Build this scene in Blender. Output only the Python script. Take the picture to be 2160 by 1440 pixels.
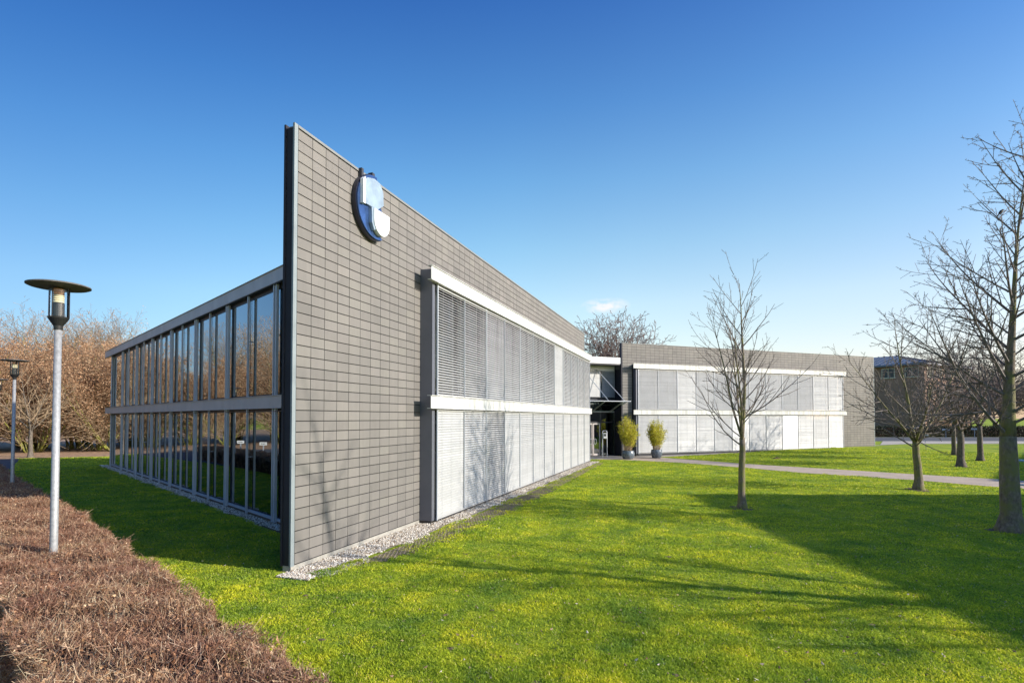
import bpy, math, random
import numpy as np
from mathutils import Vector, Matrix

R = math.radians
sc = bpy.context.scene
for o in list(bpy.data.objects):
    bpy.data.objects.remove(o)
col = sc.collection

# ------------------------------------------------------------------ camera, sky, sun, exposure
cam_d = bpy.data.cameras.new('camera'); cam = bpy.data.objects.new('camera', cam_d); col.objects.link(cam)
cam.location = (0, 0, 3.0); cam.rotation_euler = (R(91.4), 0, 0)
cam_d.sensor_width = 36.0; cam_d.sensor_fit = 'HORIZONTAL'
cam_d.lens = 36.0 * 1150 / 2160
cam_d.shift_y = 0.0615
cam_d.clip_start = 0.05; cam_d.clip_end = 6000
sc.camera = cam
SUN_EL, SUN_AZ = R(22.5), math.atan2(0.954, -0.30)          # azimuth from +Y towards +X
sun_dir = Vector((math.sin(SUN_AZ) * math.cos(SUN_EL), math.cos(SUN_AZ) * math.cos(SUN_EL), math.sin(SUN_EL)))
sun_d = bpy.data.lights.new('sun', 'SUN'); sun_d.energy = 3.75; sun_d.angle = R(0.53); sun_d.color = (1.0, 0.93, 0.82)
sun = bpy.data.objects.new('sun', sun_d); col.objects.link(sun)
sun.rotation_euler = sun_dir.to_track_quat('Z', 'Y').to_euler(); sun.location = (30, -10, 30)
wd = bpy.data.worlds.new('World'); sc.world = wd; wd.use_nodes = True
wn = wd.node_tree; wn.nodes.clear()
def N(nt, t, **kw):
    n = nt.nodes.new(t)
    for k, v in kw.items(): setattr(n, k, v)
    return n
def build_world():
    L = wn.links
    out = N(wn, 'ShaderNodeOutputWorld'); bg = N(wn, 'ShaderNodeBackground'); bg.inputs[1].default_value = 0.15
    sky = N(wn, 'ShaderNodeTexSky'); sky.sky_type = 'NISHITA'; sky.sun_disc = False
    sky.sun_elevation = SUN_EL; sky.sun_rotation = SUN_AZ
    sky.altitude = 0; sky.air_density = 1.0; sky.dust_density = 1.0; sky.ozone_density = 2.2
    # deepen the blue away from the horizon and from the sun, as a polarising filter does
    tc = N(wn, 'ShaderNodeTexCoord'); sp = N(wn, 'ShaderNodeSeparateXYZ'); L.new(tc.outputs['Generated'], sp.inputs[0])
    def rmp(src, stops):
        r = N(wn, 'ShaderNodeValToRGB'); els = r.color_ramp.elements
        while len(els) < len(stops): els.new(0.5)
        for e, (p, c) in zip(els, stops): e.position = p; e.color = (*c, 1)
        L.new(src, r.inputs[0]); return r.outputs[0]
    zr = rmp(sp.outputs[2], [(0.0, (1.02, 0.93, 0.86)), (0.1, (1.14, 1.02, 0.88)), (0.2, (1.12, 1.10, 0.95)), (0.3, (0.866, 1.043, 0.986)), (0.4, (0.614, 0.919, 1.013)), (0.5, (0.393, 0.729, 0.979)), (0.62, (0.22, 0.50, 0.88))])
    xa = N(wn, 'ShaderNodeMath', operation='MULTIPLY_ADD'); xa.inputs[1].default_value = 0.5; xa.inputs[2].default_value = 0.5; L.new(sp.outputs[0], xa.inputs[0])
    xr = rmp(xa.outputs[0], [(0.1, (0.30, 0.40, 0.56)), (0.2, (0.434, 0.549, 0.688)), (0.3, (0.629, 0.732, 0.828)), (0.4, (0.831, 0.894, 0.938)), (0.5, (1, 1, 1)), (0.6, (1.096, 1.023, 1.004)), (0.7, (1.06, 0.97, 0.96)), (0.8, (0.93, 0.85, 0.89))])
    def mulc(p, q):
        m = N(wn, 'ShaderNodeMixRGB', blend_type='MULTIPLY'); m.inputs[0].default_value = 1; L.new(p, m.inputs[1]); L.new(q, m.inputs[2]); return m.outputs[0]
    last = mulc(mulc(sky.outputs[0], zr), xr)
    # small wisps of cloud low in the sky
    nz = N(wn, 'ShaderNodeTexNoise'); nz.inputs['Scale'].default_value = 34; nz.inputs['Detail'].default_value = 9; nz.inputs['Roughness'].default_value = 0.62
    mp = N(wn, 'ShaderNodeMapping'); mp.inputs['Scale'].default_value = (1, 1, 2.4)
    L.new(tc.outputs['Generated'], mp.inputs[0]); L.new(mp.outputs[0], nz.inputs['Vector'])
    for (dx, dz, rx, rz, amt) in ((0.172, 0.206, 0.046, 0.016, 1.5), (-0.78, 0.145, 0.09, 0.012, 0.12)):
        d = Vector((dx, 1.0, dz)).normalized()
        sub = N(wn, 'ShaderNodeVectorMath', operation='SUBTRACT'); sub.inputs[1].default_value = d
        L.new(tc.outputs['Generated'], sub.inputs[0])
        mul = N(wn, 'ShaderNodeVectorMath', operation='MULTIPLY'); mul.inputs[1].default_value = (1 / rx, 1 / rx, 1 / rz)
        L.new(sub.outputs[0], mul.inputs[0])
        ln = N(wn, 'ShaderNodeVectorMath', operation='LENGTH'); L.new(mul.outputs[0], ln.inputs[0])
        mr = N(wn, 'ShaderNodeMapRange'); mr.inputs[1].default_value = 1.0; mr.inputs[2].default_value = 0.0
        L.new(ln.outputs['Value'], mr.inputs[0])
        ad = N(wn, 'ShaderNodeMath', operation='MULTIPLY'); L.new(mr.outputs[0], ad.inputs[0])
        mr2 = N(wn, 'ShaderNodeMapRange'); mr2.inputs[1].default_value = 0.40; mr2.inputs[2].default_value = 0.60
        L.new(nz.outputs[0], mr2.inputs[0]); L.new(mr2.outputs[0], ad.inputs[1])
        am = N(wn, 'ShaderNodeMath', operation='MULTIPLY'); am.inputs[1].default_value = amt; am.use_clamp = True
        L.new(ad.outputs[0], am.inputs[0])
        mx = N(wn, 'ShaderNodeMixRGB'); L.new(am.outputs[0], mx.inputs[0]); L.new(last, mx.inputs[1])
        mx.inputs[2].default_value = (3.7, 3.75, 3.85, 1)
        last = mx.outputs[0]
    L.new(last, bg.inputs[0]); L.new(bg.outputs[0], out.inputs[0])
build_world()
sc.view_settings.view_transform = 'Standard'; sc.view_settings.look = 'None'
sc.view_settings.exposure = 0.8; sc.view_settings.gamma = 1.0
sc.render.engine = 'CYCLES'
sc.cycles.max_bounces = 8; sc.cycles.transparent_max_bounces = 12; sc.cycles.glossy_bounces = 4
sc.cycles.caustics_reflective = False; sc.cycles.caustics_refractive = False

# ------------------------------------------------------------------ materials
def nodes(name):
    m = bpy.data.materials.new(name); m.use_nodes = True
    nt = m.node_tree
    return m, nt, nt.nodes['Principled BSDF']
def ramp(nt, fac, stops):
    r = N(nt, 'ShaderNodeValToRGB')
    els = r.color_ramp.elements
    while len(els) < len(stops): els.new(0.5)
    for e, (p, c) in zip(els, stops): e.position = p; e.color = (*c, 1)
    nt.links.new(fac, r.inputs[0]); return r.outputs[0]
def noise(nt, scale, detail=4, rough=0.55, coord='Object', stretch=None):
    tc = N(nt, 'ShaderNodeTexCoord'); n = N(nt, 'ShaderNodeTexNoise')
    n.inputs['Scale'].default_value = scale; n.inputs['Detail'].default_value = detail; n.inputs['Roughness'].default_value = rough
    src = tc.outputs[coord]
    if stretch:
        mp = N(nt, 'ShaderNodeMapping'); mp.inputs['Scale'].default_value = stretch
        nt.links.new(src, mp.inputs[0]); src = mp.outputs[0]
    nt.links.new(src, n.inputs['Vector']); return n.outputs[0]
def mul(nt, a, b, fac=1.0, mode='MULTIPLY'):
    m = N(nt, 'ShaderNodeMixRGB', blend_type=mode); m.inputs[0].default_value = fac
    for i, v in ((1, a), (2, b)):
        if isinstance(v, tuple): m.inputs[i].default_value = (*v, 1)
        else: nt.links.new(v, m.inputs[i])
    return m.outputs[0]
def island(nt, stops):
    g = N(nt, 'ShaderNodeNewGeometry'); return ramp(nt, g.outputs['Random Per Island'], stops)
def bump(nt, bs, h, strength, dist=0.02):
    b = N(nt, 'ShaderNodeBump'); b.inputs['Strength'].default_value = strength; b.inputs['Distance'].default_value = dist
    nt.links.new(h, b.inputs['Height']); nt.links.new(b.outputs[0], bs.inputs['Normal'])
def plain(name, c, rough=0.6, metal=0.0, var=0.12, scale=3.0, bmp=0.0, bscale=60, stretch=None, spec=0.5):
    m, nt, b = nodes(name)
    n = noise(nt, scale, 5, 0.6, stretch=stretch)
    lo = tuple(x * (1 - var) for x in c); hi = tuple(min(1, x * (1 + var)) for x in c)
    nt.links.new(ramp(nt, n, [(0.3, lo), (0.7, hi)]), b.inputs['Base Color'])
    b.inputs['Roughness'].default_value = rough; b.inputs['Metallic'].default_value = metal
    b.inputs['Specular IOR Level'].default_value = spec
    if bmp: bump(nt, b, noise(nt, bscale, 4), bmp)
    return m
M = {}
def tile_mat():
    m, nt, b = nodes('grey_tile')
    a = island(nt, [(0.0, (0.178, 0.166, 0.155)), (0.25, (0.194, 0.180, 0.168)), (0.75, (0.209, 0.194, 0.181)), (0.9, (0.213, 0.200, 0.182)), (1.0, (0.226, 0.208, 0.194))])
    v = ramp(nt, noise(nt, 0.7, 5, 0.6), [(0.3, (0.9, 0.9, 0.9)), (0.7, (1.04, 1.03, 1.02))])
    st = ramp(nt, noise(nt, 9, 6, 0.65, stretch=(1, 1, 0.12)), [(0.35, (0.94, 0.94, 0.93)), (0.6, (1, 1, 1))])
    pale = ramp(nt, noise(nt, 1.1, 5, 0.6, stretch=(1, 1, 0.10)), [(0.68, (0, 0, 0)), (0.76, (0.28, 0.28, 0.28))])
    sm = N(nt, 'ShaderNodeMixRGB'); nt.links.new(pale, sm.inputs[0]); nt.links.new(mul(nt, mul(nt, a, v), st), sm.inputs[1]); sm.inputs[2].default_value = (0.27, 0.26, 0.19, 1)
    nt.links.new(sm.outputs[0], b.inputs['Base Color']); b.inputs['Roughness'].default_value = 0.62
    b.inputs['Specular IOR Level'].default_value = 0.35
    bump(nt, b, noise(nt, 140, 3), 0.06, 0.004)
    return m
M['tile'] = tile_mat()
M['joint'] = plain('dark_joint', (0.018, 0.017, 0.018), 0.9)
M['anthracite'] = plain('anthracite_panel', (0.030, 0.030, 0.040), 0.65, 0.0, 0.1, 2, spec=0.25)
M['column'] = plain('grey_blue_panel', (0.15, 0.155, 0.185), 0.45, 0.3, 0.08, 1.2)
M['trim'] = plain('zinc_trim', (0.24, 0.275, 0.29), 0.6, 0.1, 0.1, 2)
M['coping'] = plain('coping_metal', (0.22, 0.225, 0.22), 0.6, 0.2, 0.1, 2)
M['steel'] = plain('painted_steel', (0.52, 0.47, 0.45), 0.5, 0.1, 0.1, 1.5, stretch=(1, 1, 0.4))
M['rail'] = plain('aluminium_rail', (0.52, 0.54, 0.58), 0.45, 0.2, 0.08, 2)
M['dark_steel'] = plain('dark_steel', (0.05, 0.05, 0.058), 0.45, 0.3)
M['concrete'] = plain('concrete', (0.36, 0.34, 0.30), 0.9, 0, 0.25, 5, 0.4, 40)
M['render'] = plain('pale_render', (0.5, 0.49, 0.46), 0.85)
M['roofing'] = plain('roofing', (0.12, 0.12, 0.12), 0.9)
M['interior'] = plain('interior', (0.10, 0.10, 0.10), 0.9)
M['white'] = plain('white_paint', (0.80, 0.80, 0.79), 0.5, 0, 0.04, 1.5)
def beam_mat():
    m, nt, b = nodes('white_beam')
    st = ramp(nt, noise(nt, 5, 6, 0.7, stretch=(1, 1, 0.08)), [(0.40, (0.48, 0.47, 0.44)), (0.54, (0.63, 0.63, 0.615))])
    nt.links.new(st, b.inputs['Base Color']); b.inputs['Roughness'].default_value = 0.45
    return m
M['beam'] = beam_mat()
def slat_mat():
    m, nt, b = nodes('blind_slat')
    a = island(nt, [(0, (0.46, 0.458, 0.452)), (1, (0.52, 0.517, 0.51))])
    v = ramp(nt, noise(nt, 1.5, 5, 0.6), [(0.3, (0.90, 0.90, 0.9)), (0.65, (1, 1, 1))])
    nt.links.new(mul(nt, a, v), b.inputs['Base Color']); b.inputs['Roughness'].default_value = 0.42; b.inputs['Metallic'].default_value = 0.1
    return m
M['slat'] = slat_mat()
def glass_mat(name, tint, refl, rough=0.0, ior=1.8, base=0.17):
    m = bpy.data.materials.new(name); m.use_nodes = True; nt = m.node_tree; nt.nodes.clear()
    o = N(nt, 'ShaderNodeOutputMaterial'); mx = N(nt, 'ShaderNodeMixShader')
    tr = N(nt, 'ShaderNodeBsdfTransparent'); tr.inputs[0].default_value = (*tint, 1)
    gl = N(nt, 'ShaderNodeBsdfGlossy'); gl.inputs['Roughness'].default_value = rough; gl.inputs[0].default_value = (*refl, 1)
    fr = N(nt, 'ShaderNodeFresnel'); fr.inputs[0].default_value = ior
    # faint waviness of large panes
    bp = N(nt, 'ShaderNodeBump'); bp.inputs['Strength'].default_value = 0.02; bp.inputs['Distance'].default_value = 0.02
    nt.links.new(noise(nt, 1.3, 1), bp.inputs['Height']); nt.links.new(bp.outputs[0], gl.inputs['Normal'])
    mu = N(nt, 'ShaderNodeMath', operation='MULTIPLY_ADD'); mu.inputs[1].default_value = 1.35; mu.inputs[2].default_value = base; mu.use_clamp = True
    nt.links.new(fr.outputs[0], mu.inputs[0]); nt.links.new(mu.outputs[0], mx.inputs[0])
    nt.links.new(tr.outputs[0], mx.inputs[1]); nt.links.new(gl.outputs[0], mx.inputs[2]); nt.links.new(mx.outputs[0], o.inputs[0])
    return m
M['glass'] = glass_mat('tinted_glass', (0.38, 0.45, 0.45), (0.86, 0.93, 0.97))
M['lamp_glass'] = glass_mat('clear_glass', (0.93, 0.95, 0.96), (0.9, 0.95, 1.0), 0.0, 1.25, 0.02)
M['canopy_glass'] = glass_mat('canopy_glass', (0.50, 0.68, 0.64), (0.80, 0.97, 0.93), 0.05, 1.5, 0.22)
M['galv'] = plain('galvanised_steel', (0.37, 0.37, 0.375), 0.55, 0.3, 0.22, 22)
M['black'] = plain('black_metal', (0.028, 0.028, 0.03), 0.4, 0.2)
M['hat_under'] = plain('weathered_disc', (0.12, 0.108, 0.10), 0.7, 0.0, 0.35, 12)
M['amber'] = plain('amber_louvre', (0.80, 0.36, 0.10), 0.35)
M['cream_lens'] = plain('cream_louvre', (0.85, 0.74, 0.48), 0.35)
def bark_mat(name, c1, c2, moss=None, mossh=2.0):
    m, nt, b = nodes(name)
    a = ramp(nt, noise(nt, 14, 6, 0.7, stretch=(1, 1, 0.5)), [(0.3, c1), (0.7, c2)])
    if moss:
        n = ramp(nt, noise(nt, 3.0, 5, 0.6), [(0.42, (0, 0, 0)), (0.6, (1, 1, 1))])
        mm = N(nt, 'ShaderNodeMixRGB'); nt.links.new(n, mm.inputs[0]); nt.links.new(a, mm.inputs[1]); mm.inputs[2].default_value = (*moss, 1); a = mm.outputs[0]
    nt.links.new(a, b.inputs['Base Color']); b.inputs['Roughness'].default_value = 0.85; b.inputs['Specular IOR Level'].default_value = 0.25
    bump(nt, b, noise(nt, 30, 5, 0.7, stretch=(1, 1, 0.35)), 0.6, 0.02)
    return m
M['bark'] = bark_mat('bark', (0.085, 0.065, 0.05), (0.30, 0.245, 0.18), (0.20, 0.19, 0.07))
M['bark_dark'] = bark_mat('dark_bark', (0.07, 0.055, 0.045), (0.23, 0.19, 0.15))
M['twig'] = plain('twig', (0.19, 0.155, 0.135), 0.75, 0, 0.35, 6, spec=0.3)
M['twig_red'] = plain('reddish_twig', (0.20, 0.145, 0.125), 0.75, 0, 0.3, 6, spec=0.3)
M['twig_tan'] = plain('tan_twig', (0.36, 0.26, 0.165), 0.8, 0, 0.35, 2, spec=0.2)
M['stem_moss'] = bark_mat('mossy_stem', (0.15, 0.13, 0.07), (0.27, 0.25, 0.10), (0.27, 0.29, 0.05))
def leafy(name, stops, rough=0.7, trans=0.35, patch=None):
    m = bpy.data.materials.new(name); m.use_nodes = True; nt = m.node_tree; nt.nodes.clear()
    o = N(nt, 'ShaderNodeOutputMaterial'); c = island(nt, stops)
    if patch: c = mul(nt, c, ramp(nt, noise(nt, 1.4, 4, 0.6), patch))
    d = N(nt, 'ShaderNodeBsdfPrincipled'); d.inputs['Roughness'].default_value = rough; d.inputs['Specular IOR Level'].default_value = 0.25
    t = N(nt, 'ShaderNodeBsdfTranslucent'); mx = N(nt, 'ShaderNodeMixShader'); mx.inputs[0].default_value = trans
    nt.links.new(c, d.inputs['Base Color']); nt.links.new(c, t.inputs[0])
    nt.links.new(d.outputs[0], mx.inputs[1]); nt.links.new(t.outputs[0], mx.inputs[2]); nt.links.new(mx.outputs[0], o.inputs[0])
    return m
HP = [(0.36, (0.92, 0.80, 0.78)), (0.52, (1.02, 1.0, 0.94)), (0.66, (1.2, 1.26, 1.16))]
M['hedge_leaf'] = leafy('dry_beech_leaf', [(0, (0.12, 0.055, 0.028)), (0.35, (0.30, 0.155, 0.085)), (0.75, (0.48, 0.28, 0.16)), (1, (0.78, 0.55, 0.38))], 0.8, 0.2, HP)
M['hedge_twig'] = leafy('hedge_twig', [(0, (0.13, 0.06, 0.04)), (0.6, (0.30, 0.165, 0.11)), (0.9, (0.48, 0.33, 0.22)), (1, (0.72, 0.58, 0.42))], 0.6, 0.0, HP)
M['hedge_filler'] = plain('hedge_filler', (0.035, 0.02, 0.015), 0.95)  # dark filler colour for the bodies added inside the hedges
M['brown_leaf'] = leafy('brown_leaf', [(0, (0.28, 0.15, 0.08)), (0.5, (0.48, 0.29, 0.17)), (1, (0.62, 0.42, 0.26))], 0.7, 0.35)
M['litter_leaf'] = leafy('litter_leaf', [(0, (0.20, 0.11, 0.06)), (0.6, (0.40, 0.28, 0.17)), (1, (0.62, 0.55, 0.45))], 0.7, 0.1)
M['bamboo_leaf'] = leafy('bamboo_leaf', [(0, (0.30, 0.30, 0.03)), (0.5, (0.56, 0.53, 0.04)), (1, (0.82, 0.73, 0.10))], 0.5, 0.4)
M['evergreen'] = leafy('evergreen_leaf', [(0, (0.02, 0.03, 0.012)), (1, (0.05, 0.06, 0.03))], 0.6, 0.1)
def grass_mat():
    m = bpy.data.materials.new('grass_blade'); m.use_nodes = True; nt = m.node_tree; nt.nodes.clear()
    o = N(nt, 'ShaderNodeOutputMaterial')
    big = ramp(nt, noise(nt, 0.9, 8, 0.7), [(0.36, (0.20, 0.32, 0.045)), (0.5, (0.42, 0.50, 0.042)), (0.65, (0.70, 0.68, 0.048))])
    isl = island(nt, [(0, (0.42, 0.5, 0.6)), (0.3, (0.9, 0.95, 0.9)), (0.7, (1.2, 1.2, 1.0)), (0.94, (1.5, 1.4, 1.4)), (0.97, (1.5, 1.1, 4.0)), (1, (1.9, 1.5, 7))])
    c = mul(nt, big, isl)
    d = N(nt, 'ShaderNodeBsdfPrincipled'); d.inputs['Roughness'].default_value = 0.6; d.inputs['Specular IOR Level'].default_value = 0.15
    t = N(nt, 'ShaderNodeBsdfTranslucent'); mx = N(nt, 'ShaderNodeMixShader'); mx.inputs[0].default_value = 0.45
    nt.links.new(c, d.inputs['Base Color']); nt.links.new(c, t.inputs[0])
    nt.links.new(d.outputs[0], mx.inputs[1]); nt.links.new(t.outputs[0], mx.inputs[2]); nt.links.new(mx.outputs[0], o.inputs[0])
    return m
M['grass'] = grass_mat()
def lawn_mat():
    m, nt, b = nodes('lawn')
    big = ramp(nt, noise(nt, 0.55, 6, 0.62), [(0.33, (0.18, 0.28, 0.04)), (0.52, (0.33, 0.41, 0.04)), (0.68, (0.50, 0.51, 0.045))])
    fine = ramp(nt, noise(nt, 22, 6, 0.75), [(0.3, (0.45, 0.45, 0.4)), (0.55, (1, 1, 1)), (0.75, (1.25, 1.2, 1.2))])
    dirt = ramp(nt, noise(nt, 1.7, 7, 0.72), [(0.66, (0, 0, 0)), (0.74, (1, 1, 1))])
    c = mul(nt, big, fine)
    mm = N(nt, 'ShaderNodeMixRGB'); nt.links.new(dirt, mm.inputs[0]); nt.links.new(c, mm.inputs[1]); mm.inputs[2].default_value = (0.10, 0.075, 0.04, 1)
    # beyond the lawns: leaf litter under the wood on the left
    nt.links.new(mm.outputs[0], b.inputs['Base Color']); b.inputs['Roughness'].default_value = 0.9; b.inputs['Specular IOR Level'].default_value = 0.1
    bump(nt, b, noise(nt, 18, 6, 0.75), 0.7, 0.05)
    return m
M['lawn'] = lawn_mat()
M['litter'] = plain('leaf_litter', (0.36, 0.22, 0.13), 0.95, 0, 0.5, 3, 0.8, 14)
def gravel_path():
    m, nt, b = nodes('gravel_path')
    a = ramp(nt, noise(nt, 60, 5, 0.7), [(0.3, (0.46, 0.35, 0.26)), (0.7, (0.68, 0.55, 0.41))])
    v = ramp(nt, noise(nt, 0.9, 5), [(0.3, (0.82, 0.8, 0.8)), (0.7, (1.05, 1.04, 1.03))])
    nt.links.new(mul(nt, a, v), b.inputs['Base Color']); b.inputs['Roughness'].default_value = 0.95
    bump(nt, b, noise(nt, 80, 4), 0.4, 0.02); return m
M['path'] = gravel_path()
M['asphalt'] = plain('asphalt', (0.075, 0.08, 0.09), 0.9, 0, 0.2, 4, 0.3, 90)
M['paving'] = plain('paving', (0.46, 0.40, 0.33), 0.9, 0, 0.15, 3, 0.2, 60)
M['grid_soil'] = plain('mossy_soil', (0.26, 0.22, 0.09), 0.95, 0, 0.55, 11, 0.8, 30)
M['soil'] = plain('soil', (0.17, 0.115, 0.07), 0.95, 0, 0.4, 9, 0.9, 25)
M['pebble_bed'] = plain('pebble_bed', (0.34, 0.29, 0.23), 0.95, 0, 0.5, 45, 0.9, 50)
M['pebble'] = leafy('pebble', [(0, (0.24, 0.16, 0.10)), (0.3, (0.46, 0.38, 0.29)), (0.65, (0.70, 0.63, 0.54)), (1, (0.92, 0.88, 0.80))], 0.8, 0.0)
M['grid'] = plain('grass_grid', (0.27, 0.22, 0.17), 0.9, 0, 0.3, 20)
M['ceramic'] = plain('glazed_ceramic', (0.13, 0.155, 0.185), 0.22, 0, 0.55, 7)
M['olive'] = plain('olive_curtain', (0.20, 0.20, 0.13), 0.9)
M['blue'] = plain('blue_enamel', (0.07, 0.14, 0.34), 0.2, 0.6, 0.45, 2.2)
M['rim_shade'] = plain('shaded_rim', (0.012, 0.014, 0.03), 0.4)  # near-black: the shade on the disc's side is put into this colour
M['pale_blue'] = plain('silver_blue_panel', (0.42, 0.50, 0.56), 0.28, 0.45, 0.25, 2.5)
M['sign_white'] = plain('white_acrylic', (0.82, 0.84, 0.86), 0.35, 0, 0.06, 3)
def brick_mat(name, c1, c2, mortar):
    m, nt, b = nodes(name)
    tc = N(nt, 'ShaderNodeTexCoord'); br = N(nt, 'ShaderNodeTexBrick')
    sx = N(nt, 'ShaderNodeSeparateXYZ'); cx = N(nt, 'ShaderNodeCombineXYZ'); ad = N(nt, 'ShaderNodeMath', operation='ADD')
    nt.links.new(tc.outputs['Object'], sx.inputs[0]); nt.links.new(sx.outputs[0], ad.inputs[0]); nt.links.new(sx.outputs[1], ad.inputs[1])
    nt.links.new(ad.outputs[0], cx.inputs[0]); nt.links.new(sx.outputs[2], cx.inputs[1]); nt.links.new(cx.outputs[0], br.inputs['Vector'])
    br.inputs['Scale'].default_value = 3.0; br.inputs['Color1'].default_value = (*c1, 1); br.inputs['Color2'].default_value = (*c2, 1); br.inputs['Mortar'].default_value = (*mortar, 1)
    v = ramp(nt, noise(nt, 0.6, 5), [(0.3, (0.8, 0.8, 0.8)), (0.7, (1.1, 1.1, 1.1))])
    nt.links.new(mul(nt, br.outputs[0], v), b.inputs['Base Color']); b.inputs['Roughness'].default_value = 0.9
    return m
M['brick'] = brick_mat('brown_brick', (0.29, 0.16, 0.12), (0.38, 0.22, 0.15), (0.30, 0.26, 0.22))
M['orange_brick'] = brick_mat('orange_brick', (0.50, 0.22, 0.10), (0.58, 0.28, 0.14), (0.45, 0.33, 0.25))
M['seam_roof'] = plain('seam_roof', (0.16, 0.18, 0.22), 0.45, 0.4)
M['cream'] = plain('cream_frame', (0.62, 0.58, 0.48), 0.6)
M['light_blue_steel'] = plain('light_blue_steel', (0.42, 0.55, 0.62), 0.4, 0.3)
M['feather'] = plain('dark_feather', (0.02, 0.018, 0.018), 0.7)

# ------------------------------------------------------------------ mesh helpers
class MB:
    """collects vertices and faces (tris and quads) for ONE mesh object"""
    def __init__(s): s.v = []; s.t = []; s.q = []; s.ng = []; s.n = 0
    def add(s, v, t=None, q=None, ng=None):
        v = np.asarray(v, float).reshape(-1, 3); s.v.append(v)
        if t is not None and len(t): s.t.append(np.asarray(t, int).reshape(-1, 3) + s.n)
        if q is not None and len(q): s.q.append(np.asarray(q, int).reshape(-1, 4) + s.n)
        if ng: s.ng += [[i + s.n for i in f] for f in ng]
        s.n += len(v)
    def hexa(s, c):                       # 8 corners: bottom 0-3 ccw, top 4-7
        s.add(c, q=[(3, 2, 1, 0), (4, 5, 6, 7), (0, 1, 5, 4), (1, 2, 6, 5), (2, 3, 7, 6), (3, 0, 4, 7)])
    def box(s, x0, x1, y0, y1, z0, z1):
        s.hexa([(x0, y0, z0), (x1, y0, z0), (x1, y1, z0), (x0, y1, z0), (x0, y0, z1), (x1, y0, z1), (x1, y1, z1), (x0, y1, z1)])
    def prism(s, poly, z0, z1):
        n = len(poly)
        s.add([(x, y, z0) for x, y in poly] + [(x, y, z1) for x, y in poly],
              q=[(i, (i + 1) % n, (i + 1) % n + n, i + n) for i in range(n)], ng=[list(range(n))[::-1], list(range(n, 2 * n))])
    def lathe(s, prof, seg=24, cx=0, cy=0, cap=True):
        a = np.arange(seg) * 2 * math.pi / seg; m = len(prof)
        v = np.concatenate([np.stack([cx + r * np.cos(a), cy + r * np.sin(a), np.full(seg, z)], 1) for r, z in prof])
        q = []
        for k in range(m - 1):
            for i in range(seg):
                j = (i + 1) % seg; q.append((k * seg + i, k * seg + j, (k + 1) * seg + j, (k + 1) * seg + i))
        ng = [list(range(seg))[::-1], [(m - 1) * seg + i for i in range(seg)]] if cap else None
        s.add(v, q=q, ng=ng)
    def tube(s, pts, rad, k=5):
        pts = np.asarray(pts, float); n = len(pts)
        rad = np.full(n, rad) if np.isscalar(rad) else np.asarray(rad, float)
        d = np.gradient(pts, axis=0); d /= np.linalg.norm(d, axis=1)[:, None] + 1e-9
        ref = np.array([1.0, 0, 0]) if abs(d[0, 0]) < 0.8 else np.array([0, 1.0, 0])
        u = np.cross(d, ref); u /= np.linalg.norm(u, axis=1)[:, None] + 1e-9; w = np.cross(d, u)
        a = np.arange(k) * 2 * math.pi / k
        v = pts[:, None] + rad[:, None, None] * (np.cos(a)[None, :, None] * u[:, None] + np.sin(a)[None, :, None] * w[:, None])
        i = np.arange(n - 1)[:, None] * k; j = np.arange(k)[None]; j2 = (j + 1) % k
        q = np.stack([i + j, i + j2, i + k + j2, i + k + j], -1).reshape(-1, 4)
        s.add(v.reshape(-1, 3), q=q, ng=[list(range((n - 1) * k, n * k)), list(range(k))[::-1]] if k > 3 else None)
    def build(s, name, mat, parent=None, smooth=False):
        me = bpy.data.meshes.new(name)
        v = np.concatenate(s.v) if s.v else np.zeros((0, 3))
        if parent is not None:
            p = parent; off = np.zeros(3)
            while p is not None: off += np.array(p.location); p = p.parent
            v = v - off
        loops = []; start = []; tot = 0
        for arr, k in ((np.concatenate(s.t) if s.t else None, 3), (np.concatenate(s.q) if s.q else None, 4)):
            if arr is not None:
                loops.append(arr.ravel()); start.append(tot + np.arange(len(arr)) * k); tot += arr.size
        for f in s.ng: loops.append(np.array(f)); start.append(np.array([tot])); tot += len(f)
        me.vertices.add(len(v)); me.vertices.foreach_set('co', v.astype(np.float32).ravel())
        lo = np.concatenate(loops).astype(np.int32); st = np.concatenate(start).astype(np.int32)
        me.loops.add(len(lo)); me.loops.foreach_set('vertex_index', lo)
        me.polygons.add(len(st)); me.polygons.foreach_set('loop_start', st)
        me.update(calc_edges=True); me.validate()
        me.polygons.foreach_set('use_smooth', [bool(smooth)] * len(me.polygons))
        me.materials.append(mat)
        o = bpy.data.objects.new(name, me); col.objects.link(o)
        if parent is not None: o.parent = parent
        return o
def tag(o, label=None, cat=None, group=None, kind=None):
    if label: o['label'] = label
    if cat: o['category'] = cat
    if group: o['group'] = group
    if kind: o['kind'] = kind
    return o
def thing(name, loc, label, cat, group=None, rz=0.0):
    o = bpy.data.objects.new(name, None); col.objects.link(o); o.location = loc; o.rotation_euler = (0, 0, rz)
    o.empty_display_size = 0.3
    return tag(o, label, cat, group)
def copy_tree(o, parent=None):
    c = o.copy(); col.objects.link(c); c.parent = parent
    for ch in list(o.children): copy_tree(ch, c)
    return c
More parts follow.
